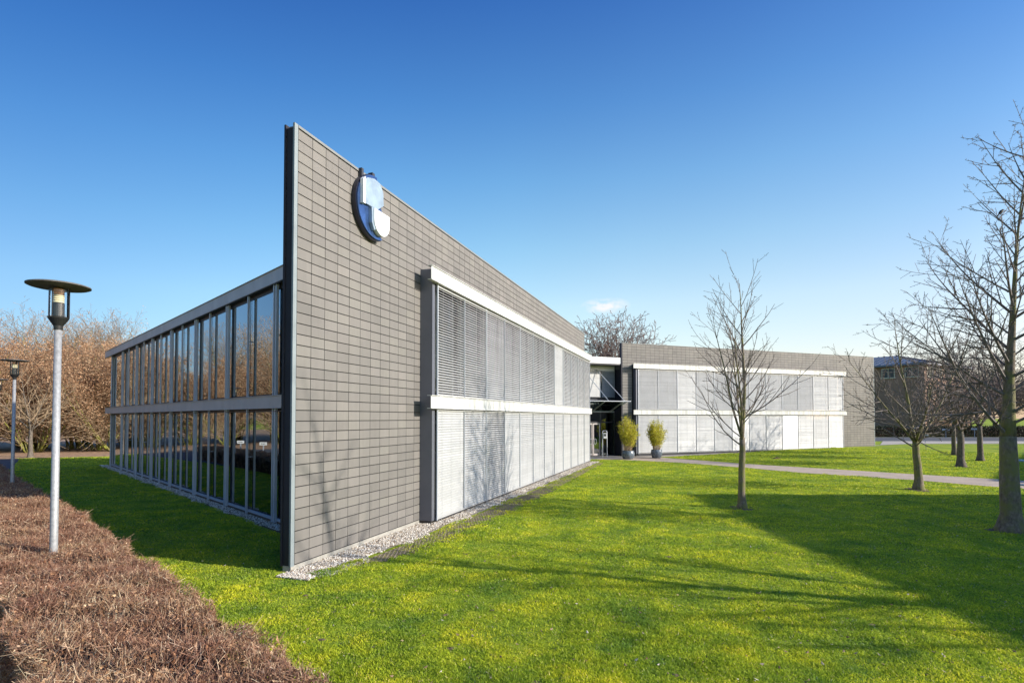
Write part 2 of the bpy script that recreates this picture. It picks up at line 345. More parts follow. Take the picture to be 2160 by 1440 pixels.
class Wall:
    """a frame along a facade: s along it, z up, p out of it (to the right of s)"""
    def __init__(w, x, y, ang):
        a = R(ang); w.o = np.array([x, y, 0.0]); w.d = np.array([math.sin(a), math.cos(a), 0]); w.n = np.array([math.cos(a), -math.sin(a), 0])
    def pt(w, s, z, p=0.0): return w.o + w.d * s + w.n * p + np.array([0, 0, z])
    def xy(w, s, p=0.0): q = w.pt(s, 0, p); return (q[0], q[1])
    def box(w, mb, s0, s1, z0, z1, p0, p1):
        mb.hexa([w.pt(s0, z0, p0), w.pt(s0, z0, p1), w.pt(s1, z0, p1), w.pt(s1, z0, p0), w.pt(s0, z1, p0), w.pt(s0, z1, p1), w.pt(s1, z1, p1), w.pt(s1, z1, p0)])
def ss(a, b, x):
    t = np.clip((np.asarray(x, float) - a) / (b - a), 0, 1); return t * t * (3 - 2 * t)
def zg(x, y): return 0.30 * ss(8, 34, x) * ss(34, 50, y)          # the ground rises a little towards the far wing
WA = Wall(-4.308, 10.662, 19.1)        # tiled front of the near wing
FA = Wall(-6.695, 15.416, -44.8)       # its glazed left side; p < 0 is outside
WB = Wall(34.83, 52.38, 69.25)         # tiled front of the far wing; s runs from -28.1 to 0

# ------------------------------------------------------------------ ground
def sheet(name, pts, dz, mat, step=1.0, label=None, fn=None):
    """a flat polygon cut into a grid of small faces that follow the ground"""
    import bmesh
    bm = bmesh.new(); f = bm.faces.new([bm.verts.new((x, y, 0)) for x, y in pts])
    xs = [p[0] for p in pts]; ys = [p[1] for p in pts]
    for ax, lo, hi in ((0, min(xs), max(xs)), (1, min(ys), max(ys))):
        n = int((hi - lo) / step)
        for i in range(1, n):
            co = [0, 0, 0]; no = [0, 0, 0]; co[ax] = lo + (hi - lo) * i / n; no[ax] = 1
            bmesh.ops.bisect_plane(bm, geom=bm.verts[:] + bm.edges[:] + bm.faces[:], plane_co=co, plane_no=no)
    for v in bm.verts: v.co.z = zg(v.co.x, v.co.y) + dz
    bmesh.ops.recalc_face_normals(bm, faces=bm.faces[:])
    if sum(f.normal.z for f in bm.faces) < 0: bmesh.ops.reverse_faces(bm, faces=bm.faces[:])
    me = bpy.data.meshes.new(name); bm.to_mesh(me); bm.free(); me.materials.append(mat)
    o = bpy.data.objects.new(name, me); col.objects.link(o); return tag(o, kind='structure')
def make_ground():
    ax = np.concatenate([[-1500, -600, -250, -120], np.arange(-70, 91, 2.5), [130, 250, 600, 1500]])
    ay = np.concatenate([[-400, -150, -60], np.arange(-30, 111, 2.5), [150, 250, 600, 2500]])
    X, Y = np.meshgrid(ax, ay); Z = zg(X, Y); n = len(ax)
    v = np.stack([X, Y, Z], -1).reshape(-1, 3)
    i = (np.arange(len(ay) - 1)[:, None] * n + np.arange(n - 1)[None]).ravel()
    mb = MB(); mb.add(v, q=np.stack([i, i + 1, i + n + 1, i + n], 1)); return tag(mb.build('lawn_ground', M['lawn'], smooth=True), kind='structure')
make_ground()
PATH_U = [(8.4, 42.0), (11.3, 41.2), (15.1, 35.7), (20.7, 29.8), (23.8, 26.6), (30, 20.5), (45, 8)]
PATH_L = [(43, 6), (28.0, 17.6), (21.1, 23.6), (19.5, 26.2), (15.8, 29.8), (13.9, 33.0), (10.9, 36.8), (7.5, 39.2), (4.6, 39.0)]
PATH = PATH_U + PATH_L
PAVE = [(5.0, 39.3), (9.0, 40.6), (11.2, 41.6), (13.2, 42.6), (22.8, 47.4), (33.0, 52.0), (41.3, 56.6), (56.0, 56.6), (90, 57), (90, 63), (42.8, 63.0), (35.6, 52.9), (8.4, 42.6), (8.0, 46.0), (1.0, 44.0)]
ROAD = [(36, 63.0), (110, 63.0), (110, 76.5), (36, 76.5)]
WOOD = [(-46, -12), (-45, 12), (-44, 32), (-36, 40.6), (-29, 43.0), (-20, 46.5), (-2, 60), (10, 85), (-10, 130), (-130, 130), (-130, -12)]
sheet('gravel_path', PATH, 0.012, M['path'])
sheet('pavement', PAVE, 0.018, M['paving'])
sheet('road', ROAD, 0.010, M['asphalt'], 4)
sheet('car_park', [(-3.6, 1.0), (-1.0, -1.2), (-6, -9), (-60, -9), (-60, 40), (-36, 40)], 0.008, M['asphalt'], 4)
sheet('woodland_floor', WOOD, 0.012, M['litter'], 3)

def poly_in(poly, x, y):
    ins = np.zeros(len(x), bool); n = len(poly)
    for i in range(n):
        x0, y0 = poly[i]; x1, y1 = poly[(i + 1) % n]
        c = ((y0 > y) != (y1 > y)) & (x < (x1 - x0) * (y - y0) / (y1 - y0 + 1e-12) + x0); ins ^= c
    return ins

# ------------------------------------------------------------------ buildings
rnd = random.Random(5)
PITCH_T, TW = 0.2163, 0.4275
def tile_field(mb, W, s_start, s_end, z_top, rows_at, p):
    ncol = int(math.ceil((s_end - s_start) / TW - 0.02))
    g = 0.0065; gz_ = 0.0095
    for c in range(ncol):
        a = s_start + c * TW; b = min(a + TW, s_end)
        for r in range(rows_at((a + b) / 2)):
            z1 = z_top - r * PITCH_T
            W.box(mb, a + g, b - g, z1 - PITCH_T + gz_, z1 - gz_, p - 0.02, p + rnd.uniform(-0.0012, 0.0012))
SP, SW = 0.0765, 0.086
def blind(W, s0, s1, z0, z1, p, th, root, w=SW):
    """one venetian blind: curved slats at tilt th, ladder cords and bottom bar"""
    mb = MB(); n = int((z1 - z0 - 0.05) / SP)
    S = np.array([s0, s1])
    for i in range(n):
        z = z1 - 0.03 - (i + 0.5) * SP
        t = th + rnd.uniform(-0.03, 0.03)
        c, s_ = math.cos(t), math.sin(t); h = w / 2
        prof = [(-h * c, h * s_), (0.007 * s_, 0.007 * c), (h * c, -h * s_)]   # (p, z): inner edge up, outer edge down
        v = [W.pt(sv, z + b, p + a) for a, b in prof for sv in (s0, s1)]
        mb.add(v, q=[(0, 1, 3, 2), (2, 3, 5, 4)])
    W.box(mb, s0, s1, z0, z0 + 0.035, p - 0.03, p + 0.03)
    W.box(mb, s0, s1, z1 - 0.03, z1, p - 0.045, p + 0.045)
    for f in (0.16, 0.5, 0.84):
        sm = s0 + (s1 - s0) * f
        W.box(mb, sm - 0.004, sm + 0.004, z0 + 0.03, z1 - 0.03, p + 0.043, p + 0.045)
    return mb.build('blind', M['slat'], root)
def channel(mb, W, s0, s1, z0, z1, pf, depth, t=0.018, side=1):
    """a C-shaped steel beam: web in front, two flanges behind"""
    e = side
    def b(za, zb, pa, pb): W.box(mb, s0, s1, za, zb, min(pa, pb), max(pa, pb))
    b(z0 + t, z1 - t, pf - e * t, pf); b(z1 - t, z1, pf - e * depth, pf + e * 0.03); b(z0, z0 + t, pf - e * depth, pf + e * 0.012)
def bolts(mb, W, s, z0, z1, pf, side=1):
    W.box(mb, s - 0.055, s + 0.055, z0 + 0.03, z1 - 0.03, min(pf, pf + side * 0.002), max(pf, pf + side * 0.002))
    for f in (0.22, 0.42, 0.60, 0.80):
        z = z0 + (z1 - z0) * f
        for ds in (-0.03, 0.03):
            W.box(mb, s + ds - 0.009, s + ds + 0.009, z - 0.009, z + 0.009, min(pf, pf + side * 0.008), max(pf, pf + side * 0.010))

def bay(W, root, s_col, s0, pitch, n, tilts_up, tilts_lo, beam0, beam1, col_side, base_z=0.0):
    """the projecting bay with its two beams, columns, blinds, guide rails and windows"""
    s1 = s0 + pitch * n
    mb = MB()
    if col_side > 0: W.box(mb, s_col, s_col + 0.16, 0.10 + base_z, 7.24, 0.003, 0.385)
    else: W.box(mb, s_col - 0.16, s_col, 0.10 + base_z, 7.24, 0.003, 0.385)
    mb.build('column', M['column'], root)
    mb = MB(); W.box(mb, s1 + 0.06, s1 + 0.14, 0.10 + base_z, 7.0, 0.003, 0.385); mb.build('column', M['column'], root)
    mb = MB(); W.box(mb, s_col - 0.01, s_col + 0.15, -0.2, 0.10 + base_z, 0.0, 0.36); mb.build('column_foot', M['black'], root)
    for z0, z1 in ((6.85, 7.25), (3.26, 3.635)):
        mb = MB(); channel(mb, W, beam0, beam1, z0, z1, 0.52, 0.12); b = mb.build('beam', M['beam'], root)
        for k in range(0, n + 1, 2):
            mb = MB(); bolts(mb, W, s0 + k * pitch - (0.0 if k else 0.02), z0, z1, 0.52); mb.build('splice_plate', M['beam'], b)
        mb = MB(); W.box(mb, s_col + 0.17 if col_side > 0 else s0, s1 + 0.05, z0 + 0.03, z1 - 0.03, 0.10, 0.385); mb.build('spandrel', M['anthracite'], root)
    for k in range(n + 1):
        s = s0 + k * pitch; wd_ = 0.022 if k % 2 == 0 else 0.012
        for z0, z1 in ((0.08 + base_z, 3.26), (3.635, 6.85)):
            mb = MB(); W.box(mb, s - wd_, s + wd_, z0, z1, 0.405, 0.445); mb.build('guide_rail', M['rail'], root)
    for k in range(n):
        a = s0 + k * pitch + 0.028; b = s0 + (k + 1) * pitch - 0.028
        blind(W, a, b, 3.655, 6.80, 0.40, tilts_up[k], root)
        blind(W, a, b, 0.10 + base_z, 3.23, 0.40, tilts_lo[k], root)
        for z0, z1 in ((0.25, 3.24), (3.65, 6.84)):
            mb = MB(); W.box(mb, a - 0.02, b + 0.02, z0, z1, 0.115, 0.135); pane = mb.build('window', M['glass'], root)
            mb = MB()
            for c in (a - 0.028, b - 0.012): W.box(mb, c, c + 0.04, z0, z1, 0.137, 0.19)
            W.box(mb, a + 0.013, b - 0.013, z0, z0 + 0.05, 0.137, 0.18)
            mb.build('frame', M['dark_steel'], pane)
    mb = MB(); W.box(mb, s0, s1, 0.08 + base_z, 0.10 + base_z, 0.10, 0.44); W.box(mb, s0, s1, -0.2, 0.07 + base_z, 0.11, 0.37); mb.build('sill', M['dark_steel'], root)
D = R
# ---- near wing
near = thing('office_building', (*WA.xy(14, -6), 0), 'near office wing with a tall grey tiled end wall and a glazed left side', 'building')
mb = MB(); tile_field(mb, WA, 0.11, 28.42, 8.775, lambda s: 40 if s < 5.3 else 8, 0.0); cl = mb.build('tile_cladding', M['tile'], near)
mb = MB()
WA.box(mb, 0.10, 5.4, 0.10, 8.79, -0.20, -0.018); WA.box(mb, 5.4, 28.42, 6.9, 8.79, -0.20, -0.018)
mb.build('wall', M['joint'], near)
mb = MB(); WA.box(mb, 0.02, 5.2, -0.3, 0.11, -0.2, -0.004); mb.build('plinth', M['concrete'], near)
mb = MB(); WA.box(mb, 0.0, 0.10, 0.10, 8.85, -0.012, 0.006); WA.box(mb, 0.0, 0.012, 0.10, 8.85, -0.035, -0.014); mb.build('corner_trim', M['trim'], near)
mb = MB(); WA.box(mb, 0.03, 0.098, 0.10, 8.77, -0.205, -0.040); WA.box(mb, -0.0, 0.10, 0.10, 8.84, -0.25, -0.210); WA.box(mb, 0.028, 0.1, 8.50, 8.772, -0.2, -0.05); mb.build('end_panel', M['anthracite'], near)
mb = MB(); WA.box(mb, 0.104, 28.45, 8.79, 8.845, -0.23, 0.014); mb.build('coping', M['coping'], near)
mb = MB(); WA.box(mb, 28.424, 28.46, 0.10, 8.79, -0.22, 0.008); mb.build('corner_trim', M['trim'], near)
o_, h_, c_ = D(30), D(45), D(72)
tu = [D(35), D(40), D(48), D(44), D(44), D(42), D(43), D(74), D(48), D(48), D(49), D(49)]
tl = [D(70), D(47), D(34), D(60), D(52), D(50), D(56), D(56), D(60), D(56), D(58), D(60)]
bay(WA, near, 5.15, 5.39, 1.893, 12, tu, tl, 4.83, 28.35, 1)
# glazed left side
RAILS = [0.14, 2.18, 4.22, 6.03, 7.87, 9.66, 11.48, 13.2, 14.95, 16.65, 18.4, 20.3, 22.15, 25.4]
SF0 = -4.05
for z0, z1, a, b in ((6.81, 7.21, SF0, 27.35), (3.27, 3.64, SF0 + 3.47, 27.0)):
    mb = MB(); channel(mb, FA, a, b, z0, z1, -0.07, 0.11, 0.018, -1); bm_ = mb.build('beam', M['steel'], near)
    for k in range(0, 14, 2):
        mb = MB(); bolts(mb, FA, RAILS[k] + 0.05, z0, z1, -0.07, -1); mb.build('splice_plate', M['steel'], bm_)
ex = [SF0 + 0.02] + RAILS
for k in range(len(RAILS)):
    s = RAILS[k]; main = k % 2 == 0
    for z0, z1 in ((0.06, 3.27), (3.64, 6.81)):
        mb = MB(); FA.box(mb, s - 0.025, s + 0.025, z0, z1, -0.03, 0.03); rail = mb.build('mullion', M['rail'], near)
        if main and k < 13:
            mb = MB(); FA.box(mb, s + 0.03 - 0.17, s - 0.05, z0, z1, 0.0, 0.075); FA.box(mb, s - 0.19, s - 0.16, z0, z1, -0.02, 0.05); mb.build('guide_rail', M['rail'], rail)
        else:
            mb = MB(); FA.box(mb, s - 0.045, s - 0.030, z0, z1, 0.045, 0.06); mb.build('guide_wire', M['dark_steel'], rail)
        mb = MB(); FA.box(mb, s - 0.04, s + 0.03, z0 + 0.02, z0 + 0.045, 0.032, 0.105); FA.box(mb, s - 0.04, s + 0.03, z0 + 1.72, z0 + 1.74, 0.032, 0.105)
        mb.build('bracket', M['rail'], rail)
for k in range(len(ex) - 1):
    a, b = ex[k], ex[k + 1]
    for z0, z1 in ((0.20, 3.20), (3.70, 6.67)):
        mb = MB(); FA.box(mb, a + 0.006, b - 0.006, z0, z1, 0.11, 0.13); mb.build('window', M['glass'], near)
mb = MB(); FA.box(mb, SF0, 25.43, 0.10, 0.17, 0.04, 0.105); mb.build('base_rail', M['rail'], near)
mb = MB(); FA.box(mb, SF0, 25.43, -0.2, 0.095, 0.05, 0.30); mb.build('plinth', M['soil'], near)
mb = MB(); FA.box(mb, SF0, 25.43, 6.67, 6.80, 0.10, 0.2); FA.box(mb, SF0, 25.43, 6.79, 6.81, -0.06, 0.10)
FA.box(mb, SF0, 25.43, 3.203, 3.69, 0.11, 0.3); FA.box(mb, SF0, 25.43, 3.18, 3.20, -0.02, 0.10); mb.build('spandrel', M['dark_steel'], near)
e0 = FA.xy(25.43, 0.14); e1 = WA.xy(28.40, -0.26); e2 = FA.xy(SF0 + 0.05, 0.14)
e1b = WA.xy(2.3, -0.26)
body = [e2, e1b, e1, e0]
mb = MB(); mb.prism([FA.xy(SF0 + .05, 0.0), e1b, e1, FA.xy(26.3, 0.0)], 6.83, 7.17); mb.build('roof', M['roofing'], near)
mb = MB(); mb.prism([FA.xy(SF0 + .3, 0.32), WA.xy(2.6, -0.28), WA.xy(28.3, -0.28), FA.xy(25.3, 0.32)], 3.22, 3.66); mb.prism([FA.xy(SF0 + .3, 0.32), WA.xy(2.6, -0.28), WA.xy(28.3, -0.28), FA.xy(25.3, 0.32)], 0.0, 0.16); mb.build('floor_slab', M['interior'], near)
mb = MB()
v0 = np.array([*FA.xy(25.43, 0.02)]); v1 = np.array([*WA.xy(28.40, -0.28)]); dv = (v1 - v0) / np.linalg.norm(v1 - v0); nv = np.array([-dv[1], dv[0]]) * 0.25
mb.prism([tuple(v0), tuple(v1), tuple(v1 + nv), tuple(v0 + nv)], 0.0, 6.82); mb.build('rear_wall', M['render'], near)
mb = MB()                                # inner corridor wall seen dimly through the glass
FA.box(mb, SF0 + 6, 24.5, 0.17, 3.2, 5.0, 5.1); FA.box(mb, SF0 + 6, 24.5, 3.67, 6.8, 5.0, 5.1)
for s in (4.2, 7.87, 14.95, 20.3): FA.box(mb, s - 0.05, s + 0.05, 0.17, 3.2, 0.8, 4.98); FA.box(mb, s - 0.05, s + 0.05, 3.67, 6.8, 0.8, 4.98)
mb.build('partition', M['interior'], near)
# ---- far wing
far = thing('office_building', (*WB.xy(-14, -6), 0), 'far office wing with closed white blinds in two rows behind the young tree', 'building')
mb = MB(); tile_field(mb, WB, -28.03, -0.06, 8.80, lambda s: 40 if (s < -27.0 or s > -4.7) else 8, 0.0); mb.build('tile_cladding', M['tile'], far)
mb = MB(); WB.box(mb, -28.02, -26.95, 0.0, 8.81, -0.2, -0.018); WB.box(mb, -26.95, -4.8, 6.9, 8.81, -0.2, -0.018); WB.box(mb, -4.8, -0.06, 0.0, 8.81, -0.2, -0.018); mb.build('wall', M['joint'], far)
mb = MB(); WB.box(mb, -28.14, -28.035, 0.0, 8.86, -0.25, 0.008); mb.build('corner_trim', M['anthracite'], far)
mb = MB(); WB.box(mb, -0.055, 0.0, 0.0, 8.86, -0.25, 0.008); mb.build('corner_trim', M['trim'], far)
mb = MB(); WB.box(mb, -28.033, -0.057, 8.815, 8.86, -0.23, 0.014); mb.build('coping', M['coping'], far)
fu = [D(50), D(50.5), D(57), D(52), D(48), D(49), D(51), D(51), D(48), D(48.5), D(53), D(53.5)]
fl = [D(53), D(53.5), D(56), D(54.5), D(52), D(58), D(52.5), D(53.5), D(60), D(53), D(52), D(54)]
bay(WB, far, -27.06, -26.87, 1.845, 12, fu, fl, -27.36, -4.38, 1, 0.12)
mb = MB(); mb.prism([WB.xy(-28.0, -0.26), WB.xy(-0.1, -0.26), WB.xy(-0.1, -14), WB.xy(-28.0, -14)], 6.83, 7.17); mb.build('roof', M['roofing'], far)
mb = MB(); WB.box(mb, -0.3, -0.06, 0, 6.82, -14, -0.27); WB.box(mb, -28.0, -27.8, 0, 6.82, -14, -0.27); WB.box(mb, -27.79, -0.31, 0, 6.82, -14, -13.8); mb.build('rear_wall', M['anthracite'], far)
mb = MB(); WB.box(mb, -26.9, -4.85, 3.24, 3.65, -13.7, 0.08); WB.box(mb, -26.9, -4.85, 0.0, 0.2, -13.7, 0.08); mb.build('floor_slab', M['interior'], far)
# ---- entrance hall
hall = thing('entrance_hall', (*WB.xy(-30, -3), 0), 'dark glazed entrance hall with white roof fascia between the two tiled wings', 'building')
P = -1.2
mb = MB(); WB.box(mb, -36, -28.16, 7.20, 7.68, -0.12, -0.04); WB.box(mb, -36, -28.16, 7.35, 7.6, -8, -0.13); mb.build('roof', M['white'], hall)
mb = MB(); WB.box(mb, -36, -28.16, 7.10, 7.19, -8, -0.06); mb.build('ceiling', M['dark_steel'], hall)
mb = MB(); WB.box(mb, -31.6, -28.1, 6.72, 7.09, P + 0.06, P + 0.14); mb.build('fascia', M['white'], hall)
fr = [-31.8, -30.6, -29.32, -28.05, -27.3, -26.5]
for k in range(len(fr) - 1):
    a, b = fr[k], fr[k + 1]
    for z0, z1 in ((4.55, 7.08), (2.72, 4.40)):
        mb = MB(); WB.box(mb, a + 0.04, b - 0.04, z0, z1, P - 0.01, P + 0.01); mb.build('window', M['glass'], hall)
mb = MB()
for a in fr: WB.box(mb, a - 0.035, a + 0.035, 0.05, 7.09, P - 0.06, P + 0.05)
for z in (2.66, 4.47): WB.box(mb, fr[0] + 0.04, fr[-1] - 0.04, z - 0.05, z + 0.05, P - 0.055, P + 0.045)
mb.build('window_frame', M['dark_steel'], hall)
for a, b in ((fr[2], fr[3]), (fr[3], fr[4]), (fr[4], fr[5])):
    mb = MB(); WB.box(mb, a + 0.04, b - 0.04, 0.08, 2.6, P - 0.01, P + 0.01); mb.build('window', M['glass'], hall)
mb = MB(); WB.box(mb, fr[2] + 0.1, fr[3] - 0.1, 0.1, 2.55, P - 0.10, P - 0.07); mb.build('curtain', M['olive'], hall)
for a, b in ((-31.2, -30.06), (-30.0, -29.38)):
    mb = MB(); WB.box(mb, a, b, 0.06, 2.58, P - 0.008, P + 0.008); dr = mb.build('door', M['glass'], hall)
    mb = MB()
    WB.box(mb, a, a + 0.07, 0.06, 2.58, P + 0.010, P + 0.05); WB.box(mb, b - 0.07, b, 0.06, 2.58, P + 0.010, P + 0.05)
    WB.box(mb, a + 0.072, b - 0.072, 0.06, 0.2, P + 0.010, P + 0.048); WB.box(mb, a + 0.072, b - 0.072, 2.48, 2.58, P + 0.010, P + 0.048); mb.build('frame', M['steel'], dr)
    mb = MB(); hs_ = b - 0.16 if a < -31 else a + 0.16
    ring = [WB.pt(hs_ + 0.10 * math.cos(t), 1.15 + 0.22 * math.sin(t), P + 0.09) for t in np.linspace(0, 2 * math.pi, 13)]
    mb.tube(ring, 0.014, 6); mb.build('handle', M['rail'], dr)
blind(WB, -31.7, -29.36, 4.62, 6.70, P + 0.16, D(75), hall)
blind(WB, -29.28, -28.1, 4.62, 6.70, P + 0.16, D(45), hall)
mb = MB(); WB.box(mb, -36, -26.0, 0.02, 7.09, -9, -8.9); WB.box(mb, -36, -26, 4.42, 4.52, -8.8, P - 0.1); mb.build('rear_wall', M['interior'], hall)
mb = MB(); mb.hexa([WB.pt(-31.9, 3.50, P + 0.2), WB.pt(-31.9, 4.24, 1.0), WB.pt(-28.2, 4.24, 1.0), WB.pt(-28.2, 3.50, P + 0.2), WB.pt(-31.9, 3.52, P + 0.2), WB.pt(-31.9, 4.26, 1.0), WB.pt(-28.2, 4.26, 1.0), WB.pt(-28.2, 3.52, P + 0.2)]); can = mb.build('canopy', M['canopy_glass'], hall)
mb = MB(); mb.tube([WB.pt(-31.9, 4.25, 1.03), WB.pt(-27.95, 4.25, 1.03)], 0.03, 8)
for s in (-31.5, -30.2, -28.6): mb.tube([WB.pt(s, 3.46, P + 0.2), WB.pt(s, 4.20, 1.0)], 0.025, 6)
mb.tube([WB.pt(-31.9, 3.47, P + 0.2), WB.pt(-28.2, 3.47, P + 0.2)], 0.04, 6)
mb.build('canopy_frame', M['rail'], can)
for s0, s1 in ((-30.95, -29.85), (-29.75, -28.45)):
    mb = MB(); mb.tube([WB.pt(s0, 6.78, P + 0.2), WB.pt(s1, 4.28, 0.95)], 0.028, 8); mb.build('tension_rod', M['rail'], can)

# ------------------------------------------------------------------ gravel strips beside the walls
def pebbles(name, pts_fn, n, seed, size, bed):
    g = np.random.default_rng(seed); x, y, z, sc_ = pts_fn(g, n)
    base = np.array([(1, 0, 0), (-1, 0, 0), (0, 1, 0), (0, -1, 0), (0, 0, 1), (0, 0, -1)], float)
    tri = np.array([(0, 2, 4), (2, 1, 4), (1, 3, 4), (3, 0, 4), (2, 0, 5), (1, 2, 5), (3, 1, 5), (0, 3, 5)])
    m = len(x); q = g.normal(size=(m, 4)); q /= np.linalg.norm(q, axis=1)[:, None]
    w, a, b, c = q.T
    Rm = np.stack([1 - 2 * (b * b + c * c), 2 * (a * b - w * c), 2 * (a * c + w * b), 2 * (a * b + w * c), 1 - 2 * (a * a + c * c), 2 * (b * c - w * a), 2 * (a * c - w * b), 2 * (b * c + w * a), 1 - 2 * (a * a + b * b)], 1).reshape(m, 3, 3)
    s3 = g.uniform(0.6, 1.2, (m, 1, 3)) * (size * sc_)[:, None, None]
    v = np.einsum('mij,mkj->mki', Rm, base[None] * s3) + np.stack([x, y, z], 1)[:, None]
    mb = MB(); mb.add(v.reshape(-1, 3), t=(tri[None] + np.arange(m)[:, None, None] * 6).reshape(-1, 3))
    o = mb.build(name, M['pebble']); tag(o, bed[0], 'gravel', kind='stuff')
def strip_pts(W, s0, s1, p0, p1, ragged=0.12):
    def f(g, n):
        u = g.uniform(0, 1, n); s = s0 + (s1 - s0) * u ** 1.5; edge = ragged * np.sin(s * 2.3) + ragged * 0.6 * np.sin(s * 7.1)
        p = p0 + (p1 - p0 + edge) * g.uniform(0, 1, n)
        x = W.o[0] + W.d[0] * s + W.n[0] * p; y = W.o[1] + W.d[1] * s + W.n[1] * p
        return x, y, np.full(n, 0.02) + g.uniform(-0.01, 0.012, n), g.uniform(0.7, 1.5, n) * (0.85 + 0.02 * s)
    return f
sheet('gravel_bed', [WA.xy(-0.25, -0.05), WA.xy(28.4, 0.0), WA.xy(28.4, 1.0), WA.xy(15, 0.95), WA.xy(5.5, 0.9), WA.xy(2.0, 0.75), WA.xy(0.6, 0.5), WA.xy(-0.2, 0.1)], 0.006, M['pebble_bed'], 2)
sheet('gravel_bed', [FA.xy(-4, 0.1), FA.xy(27.2, 0.1), FA.xy(27.2, -0.32), FA.xy(-3.5, -0.36)], 0.006, M['soil'], 2)
pebbles('gravel_strip', strip_pts(WA, -0.35, 28.4, -0.02, 0.88, 0.14), 27000, 3, 0.017, ('pale gravel strip along the foot of the tiled wall and blinds',))
pebbles('gravel_strip', strip_pts(FA, -2.5, 27.0, 0.05, -0.34, -0.07), 8500, 4, 0.02, ('shaded gravel strip along the foot of the glazed left side',))
GRID = [WA.xy(0.6, 0.80), WA.xy(3, 0.95), WA.xy(15, 1.05), WA.xy(27.8, 1.15), WA.xy(27.8, 1.45), WA.xy(15, 1.70), WA.xy(4, 1.65), WA.xy(0.9, 1.15)]
sheet('grid_bed', GRID, 0.012, M['grid_soil'], 2)
def grid_strip():
    mb = MB(); c = 0.09; k = 0
    for i in range(int(14 / c)):
        s = 0.6 + i * c
        w0 = 0.85 + min(1.0, i * c / 4) * 0.25; n = int((0.35 + 0.45 * min(1, i * c / 3)) / c)
        for j in range(n):
            if rnd.random() < 0.05 + 0.45 * (j / max(1, n)) ** 2: continue
            p = w0 + j * c + (c / 2 if i % 2 else 0)
            WA.box(mb, s, s + 0.008, 0.0, 0.023, p, p + c * 0.92); WA.box(mb, s, s + c * 0.92, 0.0, 0.0225, p, p + 0.008)
    return tag(mb.build('paving_grid', M['grid']), 'dark plastic grass grid beside the pale gravel strip', 'grass grid', kind='stuff')
grid_strip()

# ------------------------------------------------------------------ lawn grass, leaves and soil
HD = np.array([-0.7237, 0.690]); HN = np.array([0.690, 0.7237]); H0 = np.array([-1.26, 3.85])     # hedge: right top edge
HEDGE_POLY = [tuple(H0 + HD * t + HN * n) for t, n in ((-6, 0.1), (42, 0.1), (42, -1.6), (-6, -1.6))]
NEAR_POLY = [WA.xy(-0.15, 0.35), WA.xy(0.5, 0.62), WA.xy(1.1, 0.72), WA.xy(1.8, 0.90), WA.xy(2.6, 0.84), WA.xy(3.6, 0.96), WA.xy(5, 0.88), WA.xy(28.5, 1.1), WA.xy(28.5, -0.2), e0, FA.xy(27.0, -0.32), FA.xy(-3.5, -0.34), WA.xy(-0.1, -0.3)]
CARPARK = [(-3.6, 1.0), (-1.0, -1.2), (-6, -9), (-60, -9), (-60, 40), (-36, 40)]
def lawn_mask(x, y):
    ok = np.ones(len(x), bool)
    for p in (HEDGE_POLY, NEAR_POLY, PATH, PAVE, CARPARK, WOOD): ok &= ~poly_in(p, x, y)
    return ok
def grass(n, seed):
    g = np.random.default_rng(seed)
    r = 5.4 * (58 / 5.4) ** g.uniform(0, 1, n); a = R(1) * g.uniform(-52, 50, n)
    x = r * np.sin(a); y = r * np.cos(a)
    k = lawn_mask(x, y) & (y > 3); x, y, r = x[k], y[k], r[k]; m = len(x)
    keep = np.ones(len(x), bool)
    for sx, sy, sr in zip(*SPOTS): keep &= ((x - sx) ** 2 + (y - sy) ** 2 > (0.8 * sr) ** 2) | (g.uniform(0, 1, len(x)) < 0.22)
    keep &= ~poly_in(GRID, x, y) | (g.uniform(0, 1, len(x)) < 0.42)
    x, y, r = x[keep], y[keep], r[keep]; m = len(x)
    # clumps: height follows a lumpy field
    cl = np.sin(x * 5.1 + 2 * np.sin(y * 3.3)) * np.sin(y * 6.3 + 1.7 * np.sin(x * 2.9)) + 0.6 * np.sin(x * 13.7 + y * 9.1) * np.sin(y * 15.1 - x * 4.3)
    h = (0.018 + 0.008 * cl + g.uniform(-0.008, 0.012, m)) * (1 + 0.008 * r); h = np.clip(h, 0.010, 0.08)
    w = (0.0035 + 0.00065 * r) * g.uniform(0.7, 1.3, m); th = g.uniform(0, 2 * math.pi, m)
    lean = g.uniform(0.3, 1.6, m) * h; la = g.uniform(0, 2 * math.pi, m)
    rel = np.zeros(m)
    for f_, a_ in ((1.3, 0.020), (2.9, 0.016), (6.5, 0.012)):
        for _ in range(4):
            q_ = g.uniform(0, 6.28); rel += a_ * 0.5 * np.sin(f_ * (x * math.cos(q_) + y * math.sin(q_)) + g.uniform(0, 6.28) + 1.5 * np.sin(0.6 * f_ * (y * math.cos(q_) - x * math.sin(q_))))
    rel = np.clip(rel + 0.02, 0, 0.09); h = h * (1 + 4 * rel)
    z = zg(x, y) - 0.003 + rel * 0.8
    v = np.empty((m, 3, 3))
    v[:, 0] = np.stack([x - w * np.cos(th), y - w * np.sin(th), z], 1); v[:, 1] = np.stack([x + w * np.cos(th), y + w * np.sin(th), z], 1)
    v[:, 2] = np.stack([x + lean * np.cos(la), y + lean * np.sin(la), z + h], 1)
    mb = MB(); mb.add(v.reshape(-1, 3), t=np.arange(m * 3).reshape(-1, 3))
    return tag(mb.build('grass', M['grass']), 'short bright green lawn grass around the office wings', 'grass', kind='stuff')
